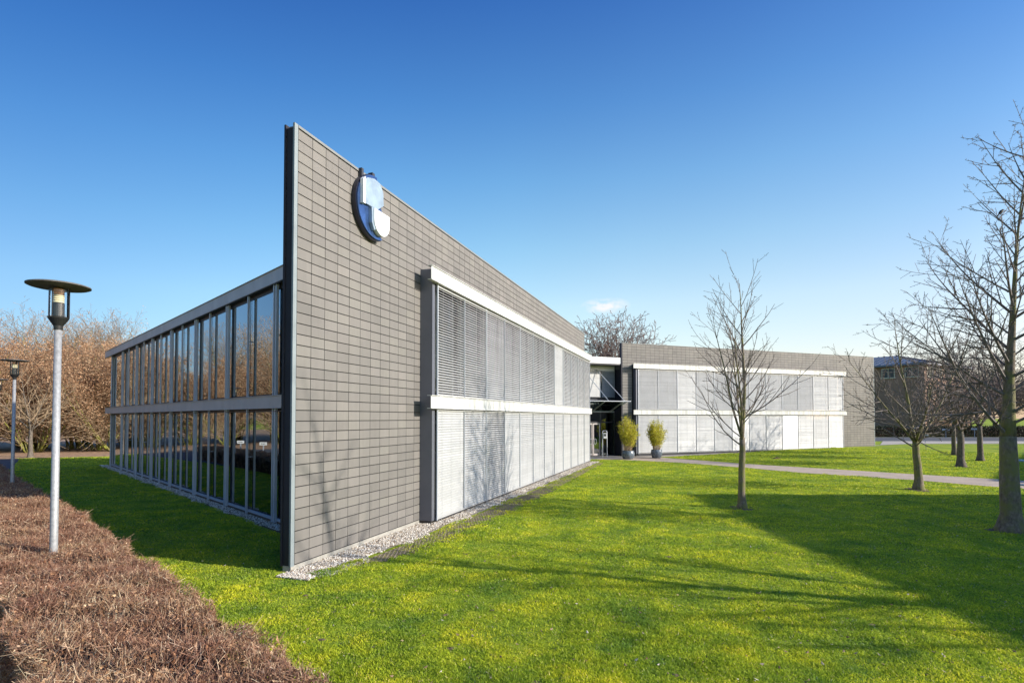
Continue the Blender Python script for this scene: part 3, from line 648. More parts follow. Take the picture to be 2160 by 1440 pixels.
def soil_spots():
    g = np.random.default_rng(77); n = 150; r = 5.6 * (30 / 5.6) ** g.uniform(0, 1, n); a = R(1) * g.uniform(-40, 45, n)
    x, y = r * np.sin(a), r * np.cos(a); k = lawn_mask(x, y); x, y = x[k], y[k]; rr = g.uniform(0.025, 0.07, len(x)) * g.uniform(0.6, 1.3, len(x))
    for tx, ty, tr_ in ((7.62, 18.15, 0.42), (16.94, 22.78, 0.5), (13.21, 14.52, 0.5), (27.6, 33.6, 0.5)):
        m = 26; q = g.uniform(0, 6.28, m); d = tr_ * np.sqrt(g.uniform(0, 1, m)); x = np.append(x, tx + d * np.cos(q)); y = np.append(y, ty + d * np.sin(q)); rr = np.append(rr, g.uniform(0.06, 0.14, m))
    mb = MB()
    for i in range(len(x)):
        q = np.linspace(0, 6.283, 8)[:-1]; w = rr[i] * g.uniform(0.6, 1.2, 7); z = float(zg(x[i], y[i])) + 0.006 + (i % 7) * 0.0015
        v = [(x[i], y[i], z + 0.012)] + [(x[i] + w[j] * math.cos(q[j]), y[i] + w[j] * math.sin(q[j]), z) for j in range(7)]
        mb.add(v, t=[(0, j + 1, (j + 1) % 7 + 1) for j in range(7)])
    tag(mb.build('bare_soil', M['soil']), 'small bare brown soil spots in the lawn', 'soil', kind='stuff')
    return x, y, rr
SPOTS = soil_spots()
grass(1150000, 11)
def litter(name, n, seed, region, size, mat, label, cat):
    g = np.random.default_rng(seed); x, y = region(g, n); k = lawn_mask(x, y); x, y = x[k], y[k]; m = len(x)
    th = g.uniform(0, 2 * math.pi, m); s = size * g.uniform(0.5, 1.5, m); z = zg(x, y) + g.uniform(0.04, 0.07, m)
    c, d = np.cos(th), np.sin(th); tl_ = g.uniform(-0.5, 0.5, (m, 2))
    v = np.empty((m, 4, 3))
    for i, (a, b) in enumerate(((-1, 0), (0, -0.6), (1, 0), (0, 0.6))):
        v[:, i] = np.stack([x + s * (a * c - b * d), y + s * (a * d + b * c), z + s * (abs(a) * 0.35 + a * tl_[:, 0] + b * tl_[:, 1])], 1)
    mb = MB(); mb.add(v.reshape(-1, 3), q=np.arange(m * 4).reshape(-1, 4)); return tag(mb.build(name, mat), label, cat, kind='stuff')
def lawn_region(g, n):
    r = 5.4 * (26 / 5.4) ** g.uniform(0, 1, n); a = R(1) * g.uniform(-45, 45, n); return r * np.sin(a), r * np.cos(a)
litter('fallen_leaves', 1300, 21, lawn_region, 0.021, M['litter_leaf'], 'dry tan leaves scattered over the lawn', 'leaves')
def heap(x, y, r, h, label, seed):
    g = np.random.default_rng(seed); mb = MB(); n = 14
    for k in range(int(40)):
        a = g.uniform(0, 6.28); d = r * math.sqrt(g.uniform(0, 1)); hh = h * (1 - (d / r) ** 2) + 0.02; s = r * g.uniform(0.12, 0.3)
        cx, cy = x + d * math.cos(a), y + d * 0.7 * math.sin(a)
        mb.lathe([(s * 0.9, zg(cx, cy) - 0.02), (s, zg(cx, cy) + hh * 0.4), (s * 0.6, zg(cx, cy) + hh * 0.85), (s * 0.1, zg(cx, cy) + hh)], 7, cx, cy)
    return tag(mb.build('soil_heap', M['soil']), label, 'soil heap')
heap(33.4, 53.0, 0.75, 0.32, 'dark heap of soil at the right foot of the far tiled wall', 1)
heap(19.2, 39.6, 0.30, 0.12, 'small brown molehill on the lawn before the far wing', 2)

# ------------------------------------------------------------------ hedge of brown beech
def clipped_hedge():
    g = np.random.default_rng(31)
    root = thing('hedge', (*(H0 + HD * 8 - HN * 0.7), 0), 'wide clipped hedge of dry brown leaves in the left foreground', 'hedge')
    T0, T1 = -4.5, 41.0
    def height(t): return 1.15 - 0.24 * ss(10, 24, t) + 0.035 * np.sin(t * 2.1) + 0.03 * np.sin(t * 5.3 + 1)
    def wid(t, z): return 0.05 * np.sin(t * 3.7 + z * 3) + 0.04 * np.sin(t * 8.1 - z * 5)
    mb = MB()
    ts = np.linspace(T0 + 0.1, T1 - 0.1, 46)
    v = []; q = []
    for t in ts:
        h = float(height(t)) - 0.11
        for n_, z in ((-0.12, 0.0), (-0.13, h * 0.7), (-0.24, h), (-1.2, h), (-1.31, h * 0.7), (-1.32, 0.0)):
            p = H0 + HD * t + HN * n_; v.append((p[0], p[1], z))
    for i in range(len(ts) - 1):
        for j in range(5): q.append((i * 6 + j, i * 6 + j + 1, (i + 1) * 6 + j + 1, (i + 1) * 6 + j))
    mb.add(v, q=q, ng=[list(range(6))]); mb.build('core', M['hedge_filler'], root)  # dark filler body added to stop light passing through the leaves
    def shell(n):
        u = g.uniform(0, 1, n)
        t = np.where(u < 0.76, g.uniform(T0, 13.5, n), g.uniform(13.5, T1, n))
        h = height(t); w = g.uniform(0, 3.55, n)
        top = w < 1.45; rt = (w >= 1.45) & (w < 2.5)
        n_ = np.where(top, -w, np.where(rt, 0.0, -1.45)); z = np.where(top, h, np.where(rt, (w - 1.45) / 1.05, (w - 2.5) / 1.05) * h)
        # round the shoulders
        ed = np.minimum(-n_, 1.45 + n_); z = np.where(top, z - 0.10 * np.exp(-ed / 0.08), z)
        inn = np.abs(g.normal(0, 0.045, n)) + 0.0
        out = wid(t, z)
        nx = np.where(top, 0, np.where(rt, 1, -1)); nz = np.where(top, 1, 0)
        n_ = n_ + nx * (out - inn); z = z + nz * (0.03 * np.sin(t * 4 + n_ * 7) + 0.025 * np.sin(t * 11 + n_ * 9) - inn)
        p = H0[None] + HD[None] * t[:, None] + HN[None] * n_[:, None]
        return np.stack([p[:, 0], p[:, 1], np.maximum(z, 0.03)], 1), nx, nz, t
    # leaves
    n = 170000; c, nx, nz, t = shell(n)
    far_ = (1 + 0.6 * ss(8, 25, t)); s = 0.0105 * np.exp(g.normal(0, 0.45, n)) * far_
    a = g.normal(size=(n, 3)); a /= np.linalg.norm(a, axis=1)[:, None]; b = np.cross(a, g.normal(size=(n, 3))); b /= np.linalg.norm(b, axis=1)[:, None]
    nn = np.cross(a, b)
    v = np.stack([c - a * s[:, None], c - b * (s * 0.6)[:, None] + nn * (s * 0.25)[:, None], c + a * s[:, None], c + b * (s * 0.6)[:, None] + nn * (s * 0.25)[:, None]], 1)
    mb = MB(); mb.add(v.reshape(-1, 3), q=np.arange(n * 4).reshape(-1, 4)); mb.build('leaves', M['hedge_leaf'], root)
    # twigs
    n = 290000; c, nx, nz, t = shell(n); far_ = (1 + 0.8 * ss(8, 25, t))
    d = g.normal(size=(n, 3)) * 0.65; d[:, 2] += 0.55 + 0.35 * nz; d[:, 0] += HN[0] * nx * 0.6; d[:, 1] += HN[1] * nx * 0.6
    d /= np.linalg.norm(d, axis=1)[:, None]; L = g.uniform(0.05, 0.17, n) * np.where(g.uniform(0, 1, n) < 0.06, 2.0, 1.0)
    sd = np.cross(d, g.normal(size=(n, 3))); sd /= np.linalg.norm(sd, axis=1)[:, None]; w = 0.0021 * far_ * g.uniform(0.7, 1.5, n)
    p0 = c - d * (L * 0.55)[:, None]; p1 = c + d * (L * 0.45)[:, None]
    v = np.stack([p0 - sd * w[:, None], p0 + sd * w[:, None], p1 + sd * (w * 0.4)[:, None], p1 - sd * (w * 0.4)[:, None]], 1)
    mb = MB(); mb.add(v.reshape(-1, 3), q=np.arange(n * 4).reshape(-1, 4)); mb.build('twigs', M['hedge_twig'], root)
clipped_hedge()

# ------------------------------------------------------------------ street lamps
def make_lamp():
    root = thing('street_lamp', (0, 0, 0), 'tall galvanised lamp post with black disc hat, nearest of the row by the hedge', 'street lamp', 'disc-hat lamps along the hedge')
    mb = MB(); mb.lathe([(0.055, 0), (0.055, 0.9), (0.047, 1.2), (0.042, 4.27)], 20); mb.build('pole', M['galv'], root, True)
    mb = MB(); mb.lathe([(0.05, 4.22), (0.055, 4.275), (0.118, 4.375), (0.122, 4.395), (0.06, 4.40)], 24); mb.build('lamp_base', M['black'], root)
    mb = MB(); mb.lathe([(0.112, 4.40), (0.112, 4.80)], 28, cap=False); mb.build('lamp_glass', M['lamp_glass'], root, True)
    core = MB(); core.lathe([(0.067, 4.402), (0.067, 4.585), (0.06, 4.59)], 20); lc = core.build('lamp_holder', M['black'], root)
    for k in range(7):
        mb = MB(); z = 4.592 + k * 0.029; mb.lathe([(0.055, z), (0.067, z + 0.006), (0.060, z + 0.024), (0.045, z + 0.028)], 20)
        mb.build('louvre', M['cream_lens'] if k < 4 else M['amber'], lc)
    for k in range(3):
        a = 0.6 + k * 2.094; mb = MB(); mb.tube([(0.117 * math.cos(a), 0.117 * math.sin(a), 4.385), (0.117 * math.cos(a), 0.117 * math.sin(a), 4.81)], 0.0065, 6); mb.build('rod', M['black'], root)
    mb = MB(); mb.lathe([(0.02, 4.812), (0.34, 4.812), (0.362, 4.822), (0.362, 4.836), (0.33, 4.846), (0.10, 4.868), (0.01, 4.872)], 48); mb.build('lamp_shade', M['hat_under'], root)
    return root
lamp = make_lamp(); lamp.location = (-6.30, 7.54, 0)
for loc, rz, lb in (((-15.9, 17.4, 0), 0.9, 'second disc-hat lamp post, standing in the shaded hedge behind the nearest one'), ((-24.5, 26.0, 0), 2.0, 'farthest disc-hat lamp post, cut by the left picture edge')):
    c = copy_tree(lamp); c.location = loc; c.rotation_euler = (0, 0, rz); c['label'] = lb

# ------------------------------------------------------------------ round sign on the near wall
sg = thing('wall_sign', WA.pt(2.62, 8.07, 0.02), 'round blue company sign with white raised shapes on the tiled wall', 'sign')
def disc(mb, W, s, z, r, p0, p1, seg=48, a0=0.0, a1=2 * math.pi):
    full = abs(a1 - a0 - 2 * math.pi) < 1e-6; n = seg
    ang = np.linspace(a0, a1, n, endpoint=not full)
    f = [W.pt(s + r * math.cos(t), z + r * math.sin(t), p1) for t in ang]; bk = [W.pt(s + r * math.cos(t), z + r * math.sin(t), p0) for t in ang]
    mb.add(f + bk, q=[(i, (i + 1) % n, n + (i + 1) % n, n + i) for i in range(n)], ng=[list(range(n)), list(range(n, 2 * n))[::-1]])
def plate(name, poly, p0, p1, mat):
    f = [WA.pt(a, b, p1) for a, b in poly]; bk = [WA.pt(a, b, p0) for a, b in poly]; n = len(poly); mb = MB()
    mb.add(f + bk, q=[(i, (i + 1) % n, n + (i + 1) % n, n + i) for i in range(n)], ng=[list(range(n)), list(range(n, 2 * n))[::-1]]); return mb.build(name, mat, sg)
def moon(r, cut):                      # the disc with its right side cut away in a hollow curve
    arc = [(2.62 + r * math.cos(t), 8.07 + r * math.sin(t)) for t in np.linspace(R(88), R(292), 40)]
    inn = [(2.62 + cut + 0.30 * math.sin(u * math.pi) * (1 if u < 0.5 else 0.6), 8.07 - r * 0.90 + r * 1.85 * u) for u in np.linspace(0.06, 0.94, 10)]
    return arc + inn
plate('rim', moon(0.775, 0.02), 0.03, 0.13, M['rim_shade']); plate('disc', moon(0.75, 0.0), 0.131, 0.17, M['blue'])
plate('upper_shape', [(2.06, 7.99), (2.06, 8.54), (2.18, 8.63), (2.45, 8.71), (2.70, 8.69), (2.84, 8.52), (2.86, 8.20), (2.60, 8.02)], 0.172, 0.23, M['pale_blue'])
plate('edge_strip', [(1.965, 7.96), (2.055, 7.96), (2.055, 8.60), (1.965, 8.52)], 0.172, 0.26, M['sign_white'])
plate('lower_shape', [(2.72 + 0.33 * math.cos(t), 7.74 + 0.33 * math.sin(t)) for t in np.linspace(math.pi, 2 * math.pi, 20)] + [(3.05, 7.98), (2.39, 7.98)], 0.172, 0.28, M['sign_white'])
plate('lower_shape', [(2.30 + 0.0 * 1, 7.98), (2.385, 7.98), (2.385, 7.66), (2.47, 7.50), (2.42, 7.46), (2.32, 7.62)], 0.172, 0.26, M['pale_blue'])
mb = MB(); WA.box(mb, 2.12, 2.2, 8.50, 8.86, 0.018, 0.10); WA.box(mb, 2.5, 2.6, 8.80, 8.90, 0.018, 0.14); mb.build('bracket', M['dark_steel'], sg)

# ------------------------------------------------------------------ trees
def grow(g, out, p, d, L, r0, lev, P_, tips):
    """one branch as a polyline and its side branches, recursively"""
    n = max(4, int(L / P_['seg'][min(lev, len(P_['seg']) - 1)])); st = L / n
    pts = [p.copy()]; dirs = [d.copy()]; q = p.copy(); dd = d.copy()
    up = P_['up'][min(lev, len(P_['up']) - 1)]; wig = P_['wig'][min(lev, len(P_['wig']) - 1)]
    for i in range(n):
        dd = dd + g.normal(0, wig, 3); dd[2] += up * st; dd /= np.linalg.norm(dd); q = q + dd * st; pts.append(q.copy()); dirs.append(dd.copy())
    r1 = max(P_['rmin'], r0 * P_['taper']); rad = np.linspace(r0, r1, n + 1) if lev else r1 + (r0 - r1) * (1 - np.linspace(0, 1, n + 1)) ** P_.get('tp', 1.0)
    out.append((lev, np.array(pts), rad))
    if lev >= P_['lev']:
        tips.append((q, dd)); return
    nb = max(1, int(L * P_['dens'][lev] + g.uniform(0, 1))); az = g.uniform(0, 6.28)
    t0 = P_['t0'][lev]
    for k in range(nb):
        t = t0 + (1 - t0) * (k + g.uniform(0.2, 0.8)) / nb; i = min(n - 1, int(t * n)); f = t * n - i
        pp = pts[i] * (1 - f) + pts[i + 1] * f; bd = dirs[i]
        az += 2.4 + g.normal(0, 0.4); u = np.cross(bd, [0.3, 0.2, 1.0]); u /= np.linalg.norm(u) + 1e-9; w = np.cross(bd, u)
        an = R(P_['ang'][lev]) * g.uniform(0.75, 1.25)
        cd = bd * math.cos(an) + (u * math.cos(az) + w * math.sin(az)) * math.sin(an)
        cl = L * P_['len'][lev] * (1 - P_['fall'][lev] * (t - t0) / (1 - t0 + 1e-6)) * g.uniform(0.7, 1.2)
        cr = min((r0 + (r1 - r0) * t) * 0.75, P_['rk'] * cl + P_['rmin'])
        if cl > 0.08: grow(g, out, pp, cd, cl, max(cr, P_['rmin']), lev + 1, P_, tips)
    tips.append((q, dd))
def tree_meshes(name_parent, lines, mats, split=0, spurs=None, g=None):
    tr = MB(); cr = MB()
    for lev, pts, rad in lines:
        k = 9 if rad[0] > 0.08 else (6 if rad[0] > 0.03 else (4 if rad[0] > 0.012 else 3))
        (tr if lev <= split else cr).tube(pts, rad, k)
        if spurs and lev >= 1 and rad[0] < 0.05:
            for i in range(len(pts) - 1):
                for _ in range(spurs):
                    f = g.uniform(); a = pts[i] * (1 - f) + pts[i + 1] * f; d = g.normal(size=3); d /= np.linalg.norm(d)
                    rr = max(0.0045, rad[i] * 0.5); cr.tube([a, a + d * g.uniform(0.025, 0.06)], [rr, rr * 0.9], 3)
    tr.build('trunk', mats[0], name_parent, True); cr.build('crown', mats[1], name_parent)
def vase_tree(loc, label, seed, trunk_h, trunk_r, crown_h, leaders, P_, mats, lean=(0, 0), spurs=1, ldir=None, group=None, spread=(14, 34), low=0, name='bare_tree', cat='tree'):
    g = np.random.default_rng(seed); root = thing(name, (0, 0, 0), label, cat, group); lines = []; tips = []
    n = 8; zs = np.linspace(-0.15, trunk_h, n); pts = np.array([[lean[0] * (max(z, 0) / trunk_h) ** 1.5 + g.normal(0, 0.008), lean[1] * (max(z, 0) / trunk_h) ** 1.5 + g.normal(0, 0.008), z] for z in zs])
    rad = trunk_r * (1 - 0.28 * np.linspace(0, 1, n)); rad[0] *= 1.8; rad[1] *= 1.3; pts[1, 2] = 0.12; pts[2, 2] = 0.45
    lines.append((0, pts, rad)); top = pts[-1]; az = g.uniform(0, 6.28)
    for k in range(leaders):
        a = az + k * 6.283 / leaders + g.normal(0, 0.25); t = R(g.uniform(*spread)) if k else R(spread[0] * 0.4)
        d = np.array([math.cos(a) * math.sin(t), math.sin(a) * math.sin(t), math.cos(t)])
        if k == 0 and ldir: d = np.array(ldir) / np.linalg.norm(ldir)
        grow(g, lines, top - np.array([0, 0, (0.02 if ldir else g.uniform(0.0, 0.25)) * trunk_h * 0.5]), d, crown_h * g.uniform(0.85, 1.05) * (1 if k == 0 else 0.92), rad[-1] * ((0.97 if ldir else 0.72) if k == 0 else 0.46), 0, P_, tips)
    for k in range(low):
        a = az + k * 2.4; t = R(g.uniform(55, 75)); d = np.array([math.cos(a) * math.sin(t), math.sin(a) * math.sin(t), math.cos(t)])
        grow(g, lines, top + np.array([0, 0, g.uniform(-0.3, 0.8)]), d, crown_h * g.uniform(0.42, 0.6), rad[-1] * 0.3, 1, P_, tips)
    tree_meshes(root, lines, mats, 0, spurs, g); root.location = loc; return root
YOUNG = dict(lev=2, seg=[0.5, 0.35, 0.3], up=[0.06, 0.26, 0.2], wig=[0.03, 0.04, 0.045], taper=0.12, rmin=0.0056, dens=[2.9, 2.6], t0=[0.10, 0.2], ang=[40, 36], len=[0.46, 0.40], fall=[0.5, 0.45], rk=0.009)
BIG = dict(lev=3, seg=[0.5, 0.35, 0.25, 0.2], up=[0.03, 0.10, 0.12, 0.1], wig=[0.03, 0.035, 0.045, 0.05], taper=0.12, rmin=0.0042, dens=[2.4, 2.6, 3.2], t0=[0.10, 0.15, 0.12], ang=[50, 44, 42], len=[0.50, 0.44, 0.42], fall=[0.5, 0.5, 0.5], rk=0.010)
MID = dict(lev=3, seg=[0.5, 0.4, 0.3, 0.3], up=[0.05, 0.14, 0.14, 0.1], wig=[0.03, 0.035, 0.035, 0.04], taper=0.10, tp=1.3, rmin=0.0068, dens=[3.2, 2.8, 2.2], t0=[0.1, 0.12, 0.1], ang=[46, 42, 42], len=[0.46, 0.44, 0.42], fall=[0.5, 0.5, 0.5], rk=0.010)
FAR = dict(lev=3, seg=[0.9, 0.6, 0.5, 0.4], up=[0.04, 0.08, 0.08, 0.05], wig=[0.07, 0.08, 0.09, 0.1], taper=0.15, rmin=0.019, dens=[2.0, 2.2, 2.2], t0=[0.2, 0.15, 0.1], ang=[46, 44, 42], len=[0.48, 0.46, 0.45], fall=[0.45, 0.5, 0.5], rk=0.012)
CONE = dict(lev=3, seg=[0.5, 0.35, 0.25, 0.2], up=[0.0, 0.16, 0.14, 0.1], wig=[0.02, 0.022, 0.025, 0.025], taper=0.05, rmin=0.0054, tp=2.0, dens=[5.2, 3.7, 3.5], t0=[0.0, 0.08, 0.10], ang=[52, 42, 40], len=[0.46, 0.46, 0.42], fall=[0.74, 0.45, 0.5], rk=0.0105)
SHADE = dict(CONE, lev=2, rmin=0.009, rk=0.017, dens=[2.3, 1.5], tp=1.2, len=[0.50, 0.40], wig=[0.03, 0.05, 0.05])
BT = (M['bark'], M['twig'])
vase_tree((7.62, 18.15, 0), 'slim young bare tree with forked trunk on the lawn before the far wing', 4, 2.35, 0.125, 5.4, 4, YOUNG, BT, (0.05, 0), 1, spread=(13, 24), low=5)
vase_tree((16.94, 22.78, 0), 'small spreading bare tree on the lawn edge near the path, right of the far wing', 9, 2.0, 0.17, 5.3, 5, MID, BT, (-0.1, 0), 1, spread=(25, 48), low=6)
big_tree = vase_tree((13.21, 14.52, 0), 'largest nearest bare tree with thick trunk at the right picture edge', 12, 2.5, 0.25, 9.2, 1, CONE, BT, (0.05, 0.05), 1, ldir=(0.05, 0.0, 1), low=0)
vase_tree((27.6, 33.6, 0), 'bare tree with stout trunk across the path, beside the small spreading tree', 14, 2.4, 0.22, 6.6, 6, MID, (M['bark_dark'], M['twig_red']), (0, 0), 0, spread=(22, 46), low=5)
vase_tree((34.0, 42.0, 0.15), 'thin bare tree farthest back on the far lawn, before the white boards', 15, 2.4, 0.17, 6.4, 5, MID, (M['bark_dark'], M['twig_red']), (0, 0), 0, spread=(20, 44), low=4)
vase_tree((32.4, 37.8, 0.05), 'bare tree on the far lawn, just left of the big trunk at the right', 16, 2.4, 0.19, 6.6, 5, MID, (M['bark_dark'], M['twig_red']), (0, 0), 0, spread=(20, 44), low=4)
vase_tree((17.6, 5.4, 0), 'bare tree out of frame whose branches shade the lawn', 18, 3.2, 0.25, 9.6, 1, SHADE, BT, (0, 0), 0, ldir=(0.0, -0.05, 1), low=3)
vase_tree((12.0, 63.0, 0), 'bare rounded tree rising behind the white entrance roof', 33, 4.0, 0.32, 10.6, 9, FAR, (M['bark_dark'], M['twig_red']), (0, 0), 0, spread=(12, 40), low=4)
def perched_bird(tree, near):
    cr = [c for c in tree.children if c.name.startswith('crown')][0].data; v = np.empty(len(cr.vertices) * 3, np.float32); cr.vertices.foreach_get('co', v)
    v = v.reshape(-1, 3) + np.array(tree.location); p = v[np.argmin(((v - near) ** 2).sum(1))]
    b = thing('bird', tuple(p), 'small dark bird perched high in the nearest bare tree', 'bird')
    mb = MB(); ax = np.array([0.72, 0.15, 0.68]); ax /= np.linalg.norm(ax); c = p + np.array([0, 0, 0.055])
    ts = [-0.15, -0.12, -0.07, -0.03, 0.02, 0.055, 0.075, 0.095, 0.112, 0.13]; rs = [0.012, 0.013, 0.02, 0.038, 0.042, 0.032, 0.026, 0.026, 0.012, 0.002]
    mb.tube([c + ax * t + np.array([0, 0, -0.6 * t * t]) for t in ts], rs, 8); mb.build('body', M['feather'], b, True)
    for k in (-1, 1):
        mb = MB(); mb.tube([c + np.array([0, 0.012 * k, -0.03]), p + np.array([0, 0.010 * k, -0.004])], 0.004, 5); mb.build('leg', M['feather'], b)
perched_bird(big_tree, np.array([12.3, 13.6, 8.15]))
# trees behind the road on the right: two models, copied
bgA = vase_tree((66, 92, 0), 'bare background tree beyond the road, rising right of the brick block', 22, 3.5, 0.25, 8.5, 5, FAR, (M['bark_dark'], M['twig_red']), group='bare trees beyond the road', spread=(20, 50), low=4)
for i, (x, y, rz, s) in enumerate([(76, 86, 1.0, 0.85), (84, 92, 2.2, 1.0), (93, 98, 3.1, 0.9), (101, 96, 4.4, 1.05), (78, 100, 5.2, 1.1), (88, 84, 0.4, 0.75), (70, 84, 2.9, 0.7), (81, 82.5, 3.7, 0.8), (90, 90, 0.9, 1.1), (97, 88, 5.5, 1.0), (84, 104, 1.9, 1.2), (73, 97, 4.9, 1.0), (95, 106, 2.5, 1.2), (72, 91, 0.2, 0.8), (79, 94, 3.3, 0.9), (87, 97, 5.0, 1.0)]):
    c = copy_tree(bgA); c.location = (x, y, 0.3); c.rotation_euler = (0, 0, rz); c.scale = (s, s, s)
    c['label'] = 'bare background tree in the thicket beyond the road at the right edge'
bgA['label'] = 'bare background tree in the thicket beyond the road at the right edge'

# the wood on the left: tall shrubs of many mossy stems that keep brown leaves
def clump(seed, label, H, nstem, leaf_n, spread, group):
    g = np.random.default_rng(seed); root = thing('multi_stem_tree', (0, 0, 0), label, 'tree', group); lines = []; tips = []
    P_ = dict(lev=2, seg=[0.8, 0.5, 0.45], up=[0.03, 0.10, 0.08], wig=[0.06, 0.09, 0.12], taper=0.15, rmin=0.010, dens=[3.6, 3.2], t0=[0.11, 0.12], ang=[44, 46], len=[0.34, 0.42], fall=[0.35, 0.4], rk=0.011)
    for k in range(nstem):
        a = g.uniform(0, 6.28); t = R(g.uniform(4, spread)); b = g.uniform(0.1, 0.9)
        d = np.array([math.cos(a) * math.sin(t), math.sin(a) * math.sin(t), math.cos(t)])
        grow(g, lines, np.array([b * math.cos(a), b * math.sin(a), -0.1]), d, H * g.uniform(0.75, 1.05), g.uniform(0.05, 0.10), 0, P_, tips)
    tr = MB(); cr = MB()
    for lev, pts, rad in lines:
        (tr if lev == 0 else cr).tube(pts, rad, 6 if lev == 0 else 3)
    tr.build('trunk', M['stem_moss'], root, True); cr.build('crown', M['twig_tan'], root)
    if leaf_n:
        T = np.array([t[0] for t in tips]); T = T[T[:, 2] > H * 0.26]
        w = np.clip(T[:, 2] / H, 0.12, 1) ** 1.8; idx = g.choice(len(T), leaf_n, p=w / w.sum())
        c = T[idx] + g.normal(0, 0.22, (leaf_n, 3)); s = g.uniform(0.04, 0.085, leaf_n)
        a = g.normal(size=(leaf_n, 3)); a /= np.linalg.norm(a, axis=1)[:, None]; b = np.cross(a, g.normal(size=(leaf_n, 3))); b /= np.linalg.norm(b, axis=1)[:, None]
        v = np.stack([c - a * s[:, None], c - b * (s * .6)[:, None], c + a * s[:, None], c + b * (s * .6)[:, None]], 1)
        mb = MB(); mb.add(v.reshape(-1, 3), q=np.arange(leaf_n * 4).reshape(-1, 4)); mb.build('leaves', M['brown_leaf'], root)
    return root
GW = 'brown multi-stem trees of the wood on the left'
LW = 'brown multi-stem tree with mossy stems in the wood left of the glazed side'
clA = clump(41, LW, 8.2, 15, 26000, 42, GW); clB = clump(42, LW, 9.2, 13, 20000, 34, GW); clC = clump(43, LW, 11.5, 10, 1500, 22, GW)
place = [(clA, -35.5, 49, 0, 1.0), (clA, -41.5, 47.5, 2.1, 1.0), (clB, -38.2, 50.5, 0.5, 1.0), (clB, -45.5, 45.5, 1.7, 1.0), (clA, -31.5, 53.5, 4.0, 0.95), (clB, -34.0, 56, 5.1, 1.0),
         (clA, -47.5, 48.5, 0.9, 1.02), (clC, -46.0, 53.0, 0, 1.0), (clC, -42, 58, 2.0, 1.05), (clC, -52, 52, 4.1, 1.0), (clB, -26.0, 58, 3.0, 0.95), (clA, -21, 62, 1.0, 0.9), (clA, -38.5, 54.5, 2.6, 1.0), (clB, -42.5, 53, 3.4, 1.0), (clA, -49, 55, 0.2, 1.05), (clB, -37, 60, 1.2, 1.0), (clC, -47, 60, 3.2, 1.0), (clA, -33, 62, 3.9, 1.0), (clB, -29, 66, 5.6, 1.0), (clA, -51, 44.5, 4.8, 1.0),
         # continuing out of frame to the left, where the glazed side mirrors it
         (clA, -50.5, 40, 3.3, 1.0), (clB, -53, 35, 2.6, 1.05), (clA, -55, 30, 5.5, 1.0), (clB, -56, 25, 0.2, 1.0), (clA, -57, 20, 1.5, 1.05), (clB, -57, 14.5, 4.4, 1.0), (clA, -57, 9, 2.9, 1.0),
         (clC, -58, 38, 1.1, 1.15), (clC, -61, 31, 2.9, 1.2), (clC, -62, 24, 5.0, 1.1), (clC, -63, 17, 3.6, 1.2), (clC, -62, 10, 0.7, 1.1), (clC, -60, 44, 0.3, 1.1), (clC, -66, 27, 1.9, 1.3), (clC, -67, 20, 4.9, 1.3)]
seen = set()
for src, x, y, rz, s in place:
    if src.name in seen: o = copy_tree(src)
    else: o = src; seen.add(src.name)
    o.location = (x, y, 0); o.rotation_euler = (0, 0, rz); o.scale = (s, s, s)
vase_tree((-36.5, 41.4, 0), 'small dark-trunked bare tree before the brown wood, left of the nearest lamp post', 27, 2.1, 0.16, 5.2, 5, MID, (M['bark_dark'], M['twig_tan']), spread=(25, 50), low=5, spurs=0)

# ------------------------------------------------------------------ pots of bamboo
def bamboo(loc, label, seed, pot_prof, ph, H, w):
    g = np.random.default_rng(seed); root = thing('potted_bamboo', (0, 0, 0), label, 'potted plant', 'potted bamboos by the entrance')
    mb = MB(); mb.lathe(pot_prof, 32); pot = mb.build('pot', M['ceramic'], root, True)
    mb = MB(); r = pot_prof[-2][0] - 0.02; mb.lathe([(r, ph - 0.10), (r * 0.5, ph - 0.06), (0.02, ph - 0.055)], 20); soil = mb.build('soil', M['soil'], pot)
    st = MB(); C_ = []
    for k in range(70):
        a = g.uniform(0, 6.28); b = r * 0.8 * math.sqrt(g.uniform()); t = g.uniform(0.02, 0.44); h = H * g.uniform(0.66, 1.06) * (1 - 0.34 * (t / 0.44) ** 1.6)
        p = np.array([b * math.cos(a), b * math.sin(a), ph - 0.08]); pts = [p + np.array([math.cos(a) * t * w * u ** 1.4 * 1.6, math.sin(a) * t * w * u ** 1.4 * 1.6, h * u]) for u in np.linspace(0, 1, 6)]
        st.tube(pts, np.linspace(0.009, 0.004, 6), 4); pts = np.array(pts)
        m = 85; u = g.uniform(0.18, 1.0, m) ** 0.75; i = np.minimum(4, (u * 5).astype(int)); f = u * 5 - i
        C_.append(pts[i] * (1 - f)[:, None] + pts[np.minimum(5, i + 1)] * f[:, None] + g.normal(0, 0.075, (m, 3)))
    st.build('stems', M['twig_tan'], root)
    c = np.concatenate(C_); m = len(c); s = g.uniform(0.035, 0.07, m); a = g.normal(size=(m, 3)); a[:, 2] += 0.3; a /= np.linalg.norm(a, axis=1)[:, None]
    b = np.cross(a, g.normal(size=(m, 3))); b /= np.linalg.norm(b, axis=1)[:, None]
    v = np.stack([c - a * s[:, None], c - b * (s * .36)[:, None], c + a * s[:, None], c + b * (s * .36)[:, None]], 1)
    mb = MB(); mb.add(v.reshape(-1, 3), q=np.arange(m * 4).reshape(-1, 4)); mb.build('leaves', M['bamboo_leaf'], root)
    root.location = loc; return root
